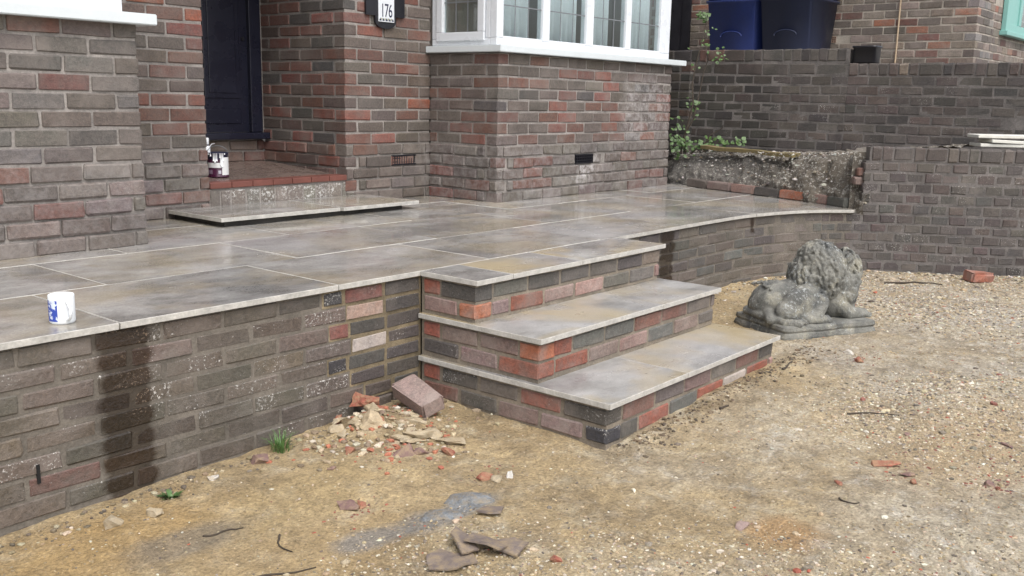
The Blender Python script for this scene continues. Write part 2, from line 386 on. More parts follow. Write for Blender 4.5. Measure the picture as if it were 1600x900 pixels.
# ------------------------------------------------------------------ bricks
def brick_mesh(name, L, D, H, bev, jit, seed, mat):
    r = random.Random(seed); bm = bmesh.new(); add_box(bm, (-L/2, 0, -H/2), (L/2, D, H/2))
    bmesh.ops.bevel(bm, geom=list(bm.edges), offset=bev, segments=1, affect='EDGES')
    for v in bm.verts:
        v.co += Vector((r.uniform(-jit, jit), r.uniform(-jit, jit)*.6, r.uniform(-jit, jit)))
    for _ in range(2 if jit > .0025 else 1):                        # knocked corners
        q = r.choice(list(bm.verts)).co.copy()
        for v in bm.verts:
            if (v.co-q).length < .012: v.co *= Vector((1-.012*r.random()*2, 1, 1-.10*r.random())); v.co.y += .0012*r.random()
    me = me_from(bm, name); me.materials.append(mat); return me
BM_CACHE = {}
def brick_set(mat, wear=1.0):
    k = (mat.name, wear)
    if k not in BM_CACHE:
        BM_CACHE[k] = {'s': [brick_mesh('brick', .214, .1, .065, .003*wear+.0015*(i % 4), .0022*wear, i, mat) for i in range(10)],
                       'h': [brick_mesh('brick', .104, .1, .065, .003*wear+.0015*(i % 4), .0022*wear, 50+i, mat) for i in range(8)]}
    return BM_CACHE[k]
RED = (.185, .075, .058); ORG = (.27, .095, .055); RBR = (.15, .076, .06); GRY = (.110, .092, .079); DGR = (.078, .072, .068); MAU = (.175, .118, .108)
PNK = (.30, .185, .155); GRN = (.10, .103, .09); WHT = (.36, .32, .30); BLK = (.042, .042, .046); TAN = (.19, .15, .115); DPU = (.05, .041, .042)
def jitcol(c, r, amt=.16):
    k = 1+r.uniform(-amt, amt); return tuple(max(.01, v*k*(1+r.uniform(-.05, .05))) for v in c)
def put_brick(parent, bs, ctr, D, N, L, H, col, alpha, r, proud=.0, tilt=.009):
    """ctr: middle of the face on the wall line, D: along the wall, N: outward"""
    kind = 's' if L > .15 else 'h'
    me = r.choice(bs[kind]); base = .214 if kind == 's' else .104
    o = bpy.data.objects.new('brick', me); C.objects.link(o); o.parent = parent
    flip = r.random() < .5
    X = Vector((D[0], D[1], 0)); Y = Vector((-N[0], -N[1], 0)); Z = Vector((0, 0, 1))
    if X.cross(Y).z < 0: X = -X
    R3 = Matrix((X, Y, Z)).transposed()
    rot = Matrix.Rotation(r.uniform(-tilt, tilt), 3, 'Y') @ Matrix.Rotation(r.uniform(-tilt, tilt), 3, 'X')
    s = Matrix.Diagonal((L/base, 1.0, H/.065))
    M4 = (R3 @ rot @ s).to_4x4(); M4.translation = Vector(ctr)+Vector((N[0], N[1], 0))*proud
    if parent is not None: M4 = Matrix.Translation(-Vector(parent_loc(parent))) @ M4
    o.matrix_local = M4
    o.color = (*jitcol(col, r), alpha)
    return o
def parent_loc(o):
    v = Vector((0, 0, 0))
    while o is not None: v = v+o.location; o = o.parent
    return v
def pick(pal, r):
    t = sum(w for _, w in pal); u = r.random()*t
    for c, w in pal:
        u -= w
        if u <= 0: return c
    return pal[-1][0]
def lay(parent, bs, at, s0, s1, zb, n, gauge, joint, pal, seed, starts=None, L=.225, H=None, alpha=(0, .5), skip=None, colours=None, proud=0.0, wob=.0022):
    """courses of bricks along a path: at(s) -> (point, D, N). starts(k) -> first s of course k; joints at s0 + (k odd) L/2"""
    r = random.Random(seed); H = H or gauge-joint
    for k in range(n):
        a = s0 if starts is None else starts(k)
        off = s0 if k % 2 == 0 else s0+L/2
        edges = [a]; q = off
        while q < s1-.001:
            if q > a+.05 and q < s1-.04: edges.append(q)
            q += L
        edges.append(s1)
        z = zb+gauge*(k+.5); sag = r.uniform(-wob, wob)
        for i, (e0, e1) in enumerate(zip(edges, edges[1:])):
            mid = (e0+e1)/2
            if skip and skip(mid, z, e0, e1): r.random(); continue
            P, D, N = at(mid); cc = None
            if colours: cc = colours(k, i, mid)
            col = cc or pick(pal, r)
            l = (e1-e0)-joint*(.9 if 0 < i < len(edges)-2 else .5)
            shift = 0.0 if 0 < i < len(edges)-2 else (-joint*.2 if i == 0 else joint*.2)
            put_brick(parent, bs, (P[0]+D[0]*shift, P[1]+D[1]*shift, z+sag+r.uniform(-wob, wob)*.5), D, N, l, H*r.uniform(.96, 1.03), col, r.uniform(*alpha), r, proud=proud+r.uniform(-.0022, .0022))
def straight(P, D, N):
    return lambda s: ((P[0]+D[0]*s, P[1]+D[1]*s), D, N)

# ------------------------------------------------------------------ ground
def gz(x, y):
    return .018+.026*max(-2.2, min(4.2, x))-.022*math.exp(-((x-.1)**2+(y+1.0)**2)/.22)
def gbump(x, y):
    a = noise.noise((x*1.3, y*1.3, 3.1))*.016+noise.noise((x*4, y*4, 1.7))*.012+noise.noise((x*13, y*13, 5.2))*.006+noise.noise((x*27, y*27, 9.1))*.003
    # spoil kicked up along the foot of the steps
    d = abs(y+1.0); 
    if .05 < x < 1.7 and y < -.9: a += .02*math.exp(-(d/.07)**2)*(.6+.8*noise.noise((x*9, y*9, 2)))
    return a
def gh(x, y): return gz(x, y)+gbump(x, y)
def build_ground():
    xs = np.concatenate([[-300, -120, -50, -22, -11, -7, -5, -4.2, -3.7], np.arange(-3.3, 5.3, .02), [5.6, 6.5, 8, 11, 16, 25, 50, 120, 300]])
    ys = np.concatenate([[-300, -120, -50, -22, -12, -8, -6, -5, -4.2, -3.7], np.arange(-3.4, .35, .02), [.6, 1.5, 3, 6, 12, 25, 50, 120, 300]])
    nx, ny = len(xs), len(ys); vs = []
    for y in ys:
        for x in xs:
            if -3.4 < x < 5.4 and -3.5 < y < .4: vs.append((x, y, gh(x, y)))
            else: vs.append((x, y, gz(x, y)))
    fs = [(j*nx+i, j*nx+i+1, (j+1)*nx+i+1, (j+1)*nx+i) for j in range(ny-1) for i in range(nx-1)]
    me = bpy.data.meshes.new('ground'); me.from_pydata(vs, [], fs)
    me.polygons.foreach_set('use_smooth', [True]*len(me.polygons))
    o = struct(link('ground', me, GROUND)); o['label'] = 'damp sandy building ground strewn with gravel and brick crumbs'
build_ground()

ICO = None
def ico_base():
    global ICO
    if ICO is None:
        bm = bmesh.new(); bmesh.ops.create_icosphere(bm, subdivisions=1, radius=1.0)
        bm.verts.ensure_lookup_table()
        ICO = (np.array([v.co[:] for v in bm.verts]), np.array([[v.index for v in f.verts] for f in bm.faces])); bm.free()
    return ICO
def stones_mesh(name, items, mat, seed):
    """items: (x, y, z, size, colour); angular stones as one mesh"""
    V, F = ico_base(); rg = np.random.default_rng(seed); n = len(items)
    it = np.array([i[:4] for i in items]); col = np.array([i[4] for i in items])
    sc = it[:, 3:4]*np.stack([rg.uniform(.7, 1.5, n), rg.uniform(.6, 1.1, n), rg.uniform(.35, .75, n)], 1)
    ang = rg.uniform(0, 2*np.pi, n)
    P = V[None]*rg.uniform(.72, 1.2, (n, len(V), 1))
    P = P*sc[:, None, :]
    ca, sa = np.cos(ang)[:, None], np.sin(ang)[:, None]
    Q = np.stack([P[..., 0]*ca-P[..., 1]*sa, P[..., 0]*sa+P[..., 1]*ca, P[..., 2]], -1)+it[:, None, :3]
    verts = Q.reshape(-1, 3); faces = (F[None]+(np.arange(n)*len(V))[:, None, None]).reshape(-1, 3)
    me = bpy.data.meshes.new(name); me.from_pydata(verts.tolist(), [], faces.tolist())
    ca_ = me.color_attributes.new('tint', 'FLOAT_COLOR', 'POINT')
    cc = np.ones((n*len(V), 4), np.float32); cc[:, :3] = np.repeat(col, len(V), 0); ca_.data.foreach_set('color', cc.ravel())
    return link(name, me, mat)
def inside_solid(x, y):
    if y > -.01 and x < 3.0: return True
    if -.01 < x < 1.44 and y > -.94: return True
    if x > 2.9 and y > wall_y(x)-.02: return True
    return False
def wall_y(x):
    pts = ((2.9, -.0), (3.45, -.16), (3.8, -.37), (4.1, -.85), (4.42, -1.4), (4.9, -2.5), (5.1, -3.4))
    for (a, b), (c, d) in zip(pts, pts[1:]):
        if a <= x <= c: return b+(d-b)*(x-a)/(c-a)
    return -3.4 if x > 5.1 else 0
def build_gravel():
    r = random.Random(3); items = []
    pale = [(.54, .50, .41), (.46, .41, .32), (.42, .35, .24), (.38, .31, .21), (.34, .27, .17), (.30, .26, .2), (.20, .17, .13), (.12, .10, .08), (.36, .28, .17), (.28, .22, .14)]
    tries = 0
    while len(items) < 36000 and tries < 330000:
        tries += 1
        x = r.uniform(-2.3, 4.8); y = r.uniform(-3.0, 0.0)
        if inside_solid(x, y): continue
        # keep to what lies in front of the lens
        d = Vector((x+2.729, y+2.716)); f = d.x*.774+d.y*.633; l = d.x*.637-d.y*.771
        if f < .9 or abs(l) > f*.62: continue
        g = -.62*y+.10*x+1.1*noise.noise((x*.9, y*.9, .3))
        dens = .10+.9*max(0, min(1, (g-.6)/.7))
        if x < 1.2 and y > -.8: dens *= .6
        if r.random() > dens: continue
        s = .0016+.0032*r.random()**2.4+(.007*r.random() if r.random() < .015 else 0)
        s *= (.8+.16*f)*(1.0+.35*max(0, min(1, (g-.6)/.7)))
        c = r.choice(pale) if r.random() > .015 else r.choice(((.34, .10, .06), (.22, .09, .07)))
        items.append((x, y, gh(x, y)+s*.05, s, jitcol(c, r, .2)))
    for _ in range(26000):
        x = r.uniform(-2.3, 4.3); y = r.uniform(-2.9, 0.0)
        if inside_solid(x, y): continue
        d = Vector((x+2.729, y+2.716)); f = d.x*.774+d.y*.633; l = d.x*.637-d.y*.771
        if f < .9 or abs(l) > f*.62 or noise.noise((x*3, y*3, 7)) < -.15: continue
        s = (.0014+.0035*r.random()**3)*(.8+.14*f); k = r.uniform(.45, 1.15)
        items.append((x, y, gh(x, y)+s*.1, s, (.36*k, .275*k, .155*k)))
    for (cx, cy, n, sp) in ((.53, -1.82, 60, .10), (.57, -2.08, 70, .07), (1.75, -1.24, 60, .09), (1.0, -1.75, 50, .15), (.9, -2.1, 40, .12), (-.40, -.30, 60, .14), (-.9, -.62, 30, .06), (-.45, -.74, 20, .05), (1.6, -1.6, 30, .12)):
        for _ in range(n):
            x, y = r.gauss(cx, sp), r.gauss(cy, sp*.6)
            if inside_solid(x, y): continue
            s = .002+.005*r.random()**2; items.append((x, y, gh(x, y)+s*.15, s, jitcol(r.choice(((.27, .09, .06), (.20, .075, .055), (.16, .08, .07))), r, .2)))
    o = stones_mesh('gravel', items, STONES, 5); o['kind'] = 'stuff'; o['label'] = 'loose pale gravel and grit scattered over the sandy ground'
build_gravel()

# ------------------------------------------------------------------ front retaining wall, left of the steps
BS_H = brick_set(B_HOUSE, 1.0); BS_R = brick_set(B_RETAIN, 1.5); BS_S = brick_set(B_STEP, 1.35); BS_D = brick_set(B_DARK, 1.5); BS_N = brick_set(B_NEIGH, .8)
PATIO = .54
def build_front_wall():
    t = empty('retaining_wall', (0, .06, 0), 'low grey brown brick retaining wall with dark wet stain, left of the steps', 'wall')
    D, N = (1, 0), (0, -1); GA = .0662; zt = PATIO-.022
    n = 9; zb = zt-GA*n
    at = straight((-3.40, .018), D, N)
    box_obj('mortar_core', (-3.4, .0218-.06, -.2), (-.30, .11, zt-.001), M_RETAIN, t)
    tooth = [-.50, -.385, -.47, -.36, -.48, -.37, -.30, -.30, -.30]
    for k in range(9):
        if k < 2: continue
        box_obj('new_mortar', (tooth[8-k], .0208-.06, zb+GA*k), (.0175, .111, zb+GA*(k+1)-.0004), M_OCHRE, t)
    pal = [((.108, .089, .072), 4), ((.088, .075, .062), 3), ((.118, .094, .074), 4), ((.105, .089, .069), 3), (RBR, .3)]
    for k in range(n):
        lay(t, BS_R, at, -.1125*(k % 2), 3.40+(tooth[8-k] if k > 1 else 0)-.002, zb+GA*k, 1, GA, .0085, pal, 11+k, alpha=(.1, .9))
    box_obj('joint_gap_dark', (-1.572, .0135-.06, .098), (-1.563, .05-.06, .156), HOLLOW_DARK, t)  # solid black box, proud of the bricks: painted dark of a missing-mortar gap
    rows = {8: 'K R D', 7: 'P D', 6: 'R D D', 5: 'W D', 4: 'K D D', 3: 'D D', 2: 'B D'}
    code = dict(K=BLK, R=RED, D=(.072, .066, .06), P=PNK, W=WHT, G=GRY, B=(.085, .072, .06))
    r = random.Random(8)
    for k in range(2, n):
        cs = rows[k].split(); x0 = tooth[8-k]+.004; tot = .008-x0; ws = [.105, .215, .215] if len(cs) == 3 else [.215, .215]
        f = (tot-.012*(len(ws)-1))/sum(ws); x = x0
        for w_, c_ in zip(ws, cs):
            L = w_*f; put_brick(t, BS_S, (x+L/2, .017, zb+GA*(k+.5)), D, N, L, .054, code[c_], r.uniform(.1, .7) if c_ != 'K' else 1.0, r); x += L+.012
build_front_wall()

# ------------------------------------------------------------------ steps
SW, A1, A2, A3 = 1.42, .311, .631, .948
Z2, Z3 = .361, .180
def slab_obj(name, poly, zt, th, parent, r, mat=None, tilt=.0022):
    cx = sum(p[0] for p in poly)/len(poly); cy = sum(p[1] for p in poly)/len(poly)
    bm = bmesh.new(); prism(bm, [(x-cx, y-cy) for x, y in poly], -th, 0, 0, 1)
    bmesh.ops.bevel(bm, geom=[e for e in bm.edges if all(abs(v.co.z) < 1e-6 for v in e.verts)], offset=.0015, segments=1, affect='EDGES', material=1)
    o = link(name, me_from(bm, name), [SLAB_T if name == 'tread_slab' else SLAB, SLAB_EDGE], parent)
    o.location = Vector((cx, cy, zt+r.uniform(-.0008, .0012)))-parent_loc(parent)
    o.rotation_euler = (r.uniform(-tilt, tilt), r.uniform(-tilt, tilt), 0)
    return o
def rect(x0, x1, y0, y1): return [(x0, y0), (x1, y0), (x1, y1), (x0, y1)]
def build_steps():
    t = empty('garden_steps', (SW/2, -A3/2, 0), 'three broad reclaimed brick steps with wet stone slab treads', 'steps')
    code = dict(K=BLK, R=(.26, .088, .058), D=(.085, .078, .072), P=PNK, W=WHT, G=(.125, .112, .10), M=(.21, .145, .13), O=(.31, .11, .06), N=(.115, .115, .10), B=(.18, .09, .07), T=TAN)
    r = random.Random(21)
    OV = .022; th = .02
    xl, xr = .012, SW-OV
    # (top of brickwork, front y, base z, rows from top: (side pattern, front pattern, corner brick long on side?))
    tiers = [(PATIO-th, A1, Z2, [('hR sD', 'hM sG sD sD sG sD s_'), ('sM hO', 'sM sR sM sP sG sG sP')]),
             (Z2-th, A2, Z3, [('hR sM sM hO', 'sR sN sN sB sB sG sG'), ('sD sM sR', 'hR sR sM sP sN sM sG sG')]),
             (Z3-th, A3, -.02, [('hR sD sG sR sD', 'hD sB sG sM sG sB sD sD'), ('sB sD sM sM hK', 'sD sR sN sR sW sR sP')])]
    for zt, a, zb, rows in tiers:
        yf = -a+OV
        bm = bmesh.new(); x0, x1 = xl+.005, xr-.005
        add_box(bm, (x0-t.location.x, yf+.005-t.location.y, zb+.0005 if zb > 0 else -.15), (x1-t.location.x, .012-t.location.y, zt-.0005))
        link('mortar_core', me_from(bm, 'mortar_core'), M_STEP, t)
        hh = .0615; g = .0715
        for i, (side, front) in enumerate(rows):
            z = zt-.011-hh/2-i*g
            # side face: normal -X, from the patio wall (y=0) outwards
            depth = -yf; ss = side.split(); tot = sum(.215 if s[0] == 's' else .105 for s in ss)+.011*(len(ss)-1)
            k = depth/tot; y = 0.0
            for j, s in enumerate(ss):
                L = (.215 if s[0] == 's' else .105)*k
                last = j == len(ss)-1
                yc = y+L/2
                put_brick(t, BS_S, (xl, -yc+0, z), (0, -1), (-1, 0), L-(.0 if last else .002), hh, code[s[1]], r.uniform(0, .35) if s[1] not in 'KD' else r.uniform(.3, 1.0), r, tilt=.004, proud=.001)
                y += L+.011*k
            fs = front.split(); xs = xl+.1045+.011
            # corner brick's own end shows on the front; carry on behind it
            first = True; span = xr-xl; x = xl+.1+.010
            cornerlong = ss[-1][0] == 's'
            if cornerlong:
                fs = fs[1:] if fs[0][0] == 'h' else fs
            else:
                # header end on the side = stretcher seen on the front, its face already half covered by the corner brick
                put_brick(t, BS_S, (xl+.1005+.055, yf+.0005, z), (1, 0), (0, -1), .111, hh, code[ss[-1][1]] if False else code[fs[0][1]], .1, r, tilt=.002)
                x = xl+.1005+.111+.011; fs = fs[1:]
            rest = [(.215 if s[0] == 's' else .105) for s in fs]
            for j, s in enumerate(fs):
                if x > xr-.03: break
                L = .215 if s[0] == 's' else .105
                if x+L > xr-.03: L = xr-x
                c = code.get(s[1], TAN)
                put_brick(t, BS_S, (x+L/2, yf, z), (1, 0), (0, -1), L, hh, c, r.uniform(0, .3) if s[1] not in 'KD' else r.uniform(.2, .8), r, tilt=.004, proud=.001)
                x += L+.011
            while x < xr-.03:
                L = min(.215, xr-x)
                put_brick(t, BS_S, (x+L/2, yf, z), (1, 0), (0, -1), L, hh, r.choice((GRY, MAU, DGR, RBR)), .2, r, tilt=.004, proud=.001)
                x += L+.011
    # treads: every tread is two or three slabs
    j = .004
    for (x0, x1) in ((-.006, .215), (.215, .70), (.70, SW)):
        slab_obj('tread_slab', rect(x0+(j if x0 > 0 else 0), x1, -A1, -.004), PATIO, th, t, r)
    for (x0, x1) in ((-.006, .874), (.874, SW)):
        slab_obj('tread_slab', rect(x0+(j if x0 > 0 else 0), x1, -A2, .010), Z2, th, t, r)
    for (x0, x1) in ((-.006, .55), (.55, SW)):
        slab_obj('tread_slab', rect(x0+(j if x0 > 0 else 0), x1, -A3, .010), Z3, th, t, r)
    # slab pieces in the side returns
build_steps()

# ------------------------------------------------------------------ curved wall right of the steps
CP = [(1.30, .018), (1.9, .018), (2.5, .016), (2.95, -.01), (3.4, -.115), (3.72, -.30), (3.93, -.57), (4.10, -.87), (4.43, -1.41), (4.70, -1.95), (4.92, -2.55), (5.05, -3.2)]
def catmull(pts, step=.02):
    out = []
    P = [Vector(p) for p in pts]; P = [2*P[0]-P[1]]+P+[2*P[-1]-P[-2]]
    for i in range(1, len(P)-2):
        a, b, c, d = P[i-1:i+3]
        for q in range(30):
            u = q/30
            out.append(.5*((2*b)+(c-a)*u+(2*a-5*b+4*c-d)*u*u+(3*b-a-3*c+d)*u**3))
    out.append(P[-2]); return out
PATH = catmull(CP)
CUM = [0.0]
for a, b in zip(PATH, PATH[1:]): CUM.append(CUM[-1]+(b-a).length)
def path_at(s, off=0.0):
    s = max(0, min(CUM[-1]-1e-6, s))
    i = max(0, min(len(CUM)-2, int(np.searchsorted(CUM, s))-1)); u = (s-CUM[i])/(CUM[i+1]-CUM[i])
    p = PATH[i].lerp(PATH[i+1], u)
    j0, j1 = max(0, i-3), min(len(PATH)-1, i+4); d = (PATH[j1]-PATH[j0]).normalized()
    n = Vector((d.y, -d.x))
    return ((p.x+n.x*off, p.y+n.y*off), (d.x, d.y), (n.x, n.y))
def s_of(pt): return CUM[min(range(len(PATH)), key=lambda i: (PATH[i]-Vector(pt)).length)]
S_A = s_of((3.80, -.38)); S_END = CUM[-1]; S_0 = s_of((1.42, .018))
LEDGE = .975
def swept(bm, s0, s1, z0, z1, o0, o1, n=60, mi=0):
    ring = []
    for i in range(n+1):
        s = s0+(s1-s0)*i/n; (a, _, _), (b, _, _) = path_at(s, o0), path_at(s, o1)
        ring.append([bm.verts.new((a[0], a[1], z0)), bm.verts.new((a[0], a[1], z1)), bm.verts.new((b[0], b[1], z1)), bm.verts.new((b[0], b[1], z0))])
    for p, q in zip(ring, ring[1:]):
        for k in range(4): bm.faces.new((p[k], q[k], q[(k+1) % 4], p[(k+1) % 4])).material_index = mi
    bm.faces.new(ring[0]); bm.faces.new(ring[-1][::-1])
def build_curved_wall():
    t = empty('curved_wall', (0, 0, 0), 'curved weathered brick wall sweeping from the steps round to the right behind the lion', 'wall')
    GA = .0655; zt = PATIO-.022
    bm = bmesh.new(); swept(bm, S_0-.1, S_A, -.1, zt-.001, -.0045, -.1)
    
    bmesh.ops.recalc_face_normals(bm, faces=bm.faces)
    link('mortar_core', me_from(bm, 'mortar_core'), M_RETAIN, t)
    bm = bmesh.new(); swept(bm, S_A, S_END, -.1, zt-.0015, -.0035, -.1); swept(bm, S_A+.06, S_END, zt-.0015, LEDGE-.098, -.0035, -.1)
    bmesh.ops.recalc_face_normals(bm, faces=bm.faces); link('mortar_core', me_from(bm, 'mortar_core'), M_DARK, t)
    pal = [(GRY, 4), (DGR, 4), (GRN, 1.0), ((.13, .11, .09), 1.5)]
    n = 8; zb = zt-GA*n
    lay(t, BS_R, path_at, S_0-.06, S_A-.22, zb, n, GA, .008, pal, 31, alpha=(0, .6))
    paH = [((.07, .058, .055), 4), ((.08, .07, .063), 4), (DGR, 2), ((.085, .065, .06), 3)]
    nn = int((LEDGE-.1-(zb))/GA)
    lay(t, BS_D, path_at, S_A-.22, S_END-.9, zb, n, GA, .009, paH, 32, L=.1135, alpha=(.1, .8))
    zu = zb+n*GA
    lay(t, BS_D, path_at, S_A+.05, S_END-.9, zu, 5, (LEDGE-.1-zu)/5, .009, paH, 33, L=.1135, alpha=(.1, .9))
    # soldier course on top
    r = random.Random(34); s = S_A+.09
    while s < S_END-.9:
        w = r.uniform(.066, .074) if r.random() < .8 else r.uniform(.13, .15)
        P, D, N = path_at(s+w/2, .006); put_brick(t, BS_D, (P[0], P[1], LEDGE-.049), D, N, w-.008, .094, pick(paH+[(GRY, 2)], r), r.uniform(.1, .6), r)
        s += w
    bm = bmesh.new(); swept(bm, S_A+.08, S_END, LEDGE-.0975, LEDGE-.006, -.001, -.1); bmesh.ops.recalc_face_normals(bm, faces=bm.faces)
    link('coping_mortar', me_from(bm, 'coping_mortar'), M_DARK, t)
    # broken toothed end: a few half bricks left in the bank
    for i, (dx, dz, c) in enumerate(((.02, .80, (.16, .085, .065)), (.005, .735, (.2, .14, .115)))):
        P, D, N = path_at(S_A+.05+dx, -.025); put_brick(t, BS_D, (P[0], P[1], dz), D, N, .11, .06, c, .3, r, tilt=.1)
build_curved_wall()

# ------------------------------------------------------------------ patio
EDGE = [path_at(S_0-.02+(S_A+.015-S_0)*i/40, .02)[0] for i in range(41)]       # curved front edge of the paving
def build_patio():
    bm = bmesh.new()
    poly = [(-3.4, .012), (-.0, .012), (0, .005), (1.42, .005)]+[(x, y+.012) for x, y in EDGE if x > 1.44]+[(4.15, .3), (4.6, 1.3), (4.6, 2.3), (-3.4, 2.3)]
    prism(bm, poly, PATIO-.022, PATIO-.0025)
    o = struct(link('patio', me_from(bm, 'patio'), GROUT)); o['label'] = 'raised patio of large wet grey brown stone slabs with pale joints'
    r = random.Random(41); j = .0028; th = .02
    def clip_front(x0, x1, y1):
        xs = [x0]+[x for x, y in EDGE if x0 < x < x1]+[x1]
        def ye(x):
            if x < 1.45: return 0.0
            for (a, b), (c, d) in zip(EDGE, EDGE[1:]):
                if a <= x <= c: return b+(d-b)*(x-a)/(c-a+1e-9)
            return EDGE[-1][1]
        return [(x, ye(x)) for x in xs]+[(x1, y1), (x0, y1)]
    Y1, Y2 = .585, 1.18
    for x0 in (-3.03, -2.165, -1.30, -.437, .428, 1.293, 2.155, 3.02):
        x1 = x0+.865
        if x0 > 3.0:
            poly = clip_front(x0+j, 3.84, .55)[:-2]
            poly = poly+[(4.02, .0), (4.15, .3), (4.22, Y1-j), (x0+j, Y1-j)]
            slab_obj('paving_slab', poly, PATIO, th, o, r)
        else: slab_obj('paving_slab', clip_front(x0+j, x1-j, Y1-j), PATIO, th, o, r)
    for x0, x1 in ((-2.76, -1.9), (-1.9, -1.03), (-1.03, -.165), (-.165, .70), (.70, 1.64), (1.64, 2.50), (2.50, 3.365), (3.365, 4.40)):
        slab_obj('paving_slab', rect(x0+j, x1-j, Y1+j, Y2-j), PATIO, th, o, r)
    for x0, x1 in ((-2.4, -1.49), (-1.49, -.62), (-.62, .245), (.245, 1.11), (1.11, 1.99), (1.99, 2.86), (2.86, 3.72), (3.72, 4.56)):
        slab_obj('paving_slab', rect(x0+j, x1-j, Y2+j, 1.77-j), PATIO, th, o, r)
    for x0, x1 in ((-.42, .3), (.3, 1.2), (1.2, 2.21)):
        slab_obj('paving_slab', rect(x0+j, x1-j, 1.77+j, 2.11), PATIO, th, o, r)
build_patio()

# ------------------------------------------------------------------ the house
GA_H = .077; DPC = .92; NB = 5
YF, YL, YB = 2.115, 1.365, 1.48                 # main front wall, left bay, right bay
HPAL = [(GRY, 5), ((.112, .09, .078), 4), (RBR, 2.2), (RED, 1.3), (DGR, 1.2)]
HPALR = [(GRY, 3.6), ((.115, .088, .075), 3), (RBR, 3.2), (RED, 1.9), (ORG, .6)]
HPALG = [(GRY, 6), ((.115, .104, .095), 5), ((.13, .105, .095), 3), (RBR, .9)]
LOWP = [(GRY, 5), ((.13, .112, .098), 3), (RBR, 2.4), ((.14, .11, .10), 1.5), (RED, .15)]
ZLO = DPC-NB*GA_H                                  # 0.535
def house_wall(house, name, P, D, N, length, ztop, seed, pal, flip=False, thick=.11, corner0=True, low=LOWP, skip=None, core_x=None):
    """a straight panel of brickwork with bonded corners; s runs from P along D"""
    w = link(name, None) if False else None
    bm = bmesh.new()
    c = Vector((P[0], P[1], 0)); d = Vector((D[0], D[1], 0)); n = Vector((N[0], N[1], 0))
    a, b = (.006, length-.006) if core_x is None else core_x
    q = [c+d*a-n*.0065, c+d*b-n*.0065, c+d*b-n*thick, c+d*a-n*thick]
    if d.cross(-n).z < 0: q = q[::-1]
    off = Vector(house.location)
    prism(bm, [((v-off).x, (v-off).y) for v in q], ZLO-.1, ztop)
    w = link(name, me_from(bm, name), M_HOUSE, house)
    at = straight(P, D, N)
    nn = int(round((ztop-DPC)/GA_H))
    st = (lambda k: .1125 if ((k+(1 if flip else 0)) % 2) else 0.0) if corner0 else (lambda k: 0.0)
    # above and below the damp-proof line
    lay(w, BS_H, at, 0 if not flip else -.1125, length, DPC, nn, GA_H, .012, pal, seed, starts=st, skip=skip, alpha=(0, .4))
    lay(w, BS_R2, at, .06 if not flip else -.05, length, ZLO, NB, GA_H, .010, low, seed+1, starts=st, skip=skip, alpha=(0, .75), proud=.007)
    return w
BS_R2 = brick_set(B_HOUSE, 1.4)
def air_brick(parent, P, D, N, w=.225, h=.07):
    """cast grille set into the wall"""
    bm = bmesh.new(); d = Vector((D[0], D[1], 0)); n = Vector((N[0], N[1], 0)); c = Vector(P); z = Vector((0, 0, 1))
    def bar(u0, u1, z0, z1, y0, y1):
        vs = []
        for (u, q, y) in ((u0, z0, y0), (u1, z0, y0), (u1, z1, y0), (u0, z1, y0), (u0, z0, y1), (u1, z0, y1), (u1, z1, y1), (u0, z1, y1)):
            vs.append(bm.verts.new(c+d*u+z*q+n*y))
        for f in ((0, 1, 2, 3), (7, 6, 5, 4), (0, 4, 5, 1), (1, 5, 6, 2), (2, 6, 7, 3), (3, 7, 4, 0)): bm.faces.new([vs[i] for i in f])
    bar(-w/2, w/2, -h/2, -h/2+.010, -.012, .003); bar(-w/2, w/2, h/2-.010, h/2, -.012, .003)
    for k in range(11):
        u = -w/2+w*k/10; bar(max(-w/2, u-.004), min(w/2, u+.004), -h/2+.01, h/2-.01, -.012, .002)
    for k in (1, 2): bar(-w/2, w/2, -h/2+h*k/3-.003, -h/2+h*k/3+.003, -.011, .001)
    bmesh.ops.recalc_face_normals(bm, faces=bm.faces)
    off = parent_loc(parent)
    bmesh.ops.translate(bm, verts=bm.verts, vec=-off)
    o = link('air_brick', me_from(bm, 'air_brick'), BLACK, parent)
    bm = bmesh.new(); q = [c+d*-w/2-n*.008, c+d*w/2-n*.008, c+d*w/2-n*.06, c+d*-w/2-n*.06]
    prism(bm, [((v-off).x, (v-off).y) for v in q], c.z-h/2-off.z, c.z+h/2-off.z); bmesh.ops.recalc_face_normals(bm, faces=bm.faces)
    link('dark_infill', me_from(bm, 'dark_infill'), HOLLOW_DARK, o)  # solid black block paints the dark of the hollow behind the bars
    return o
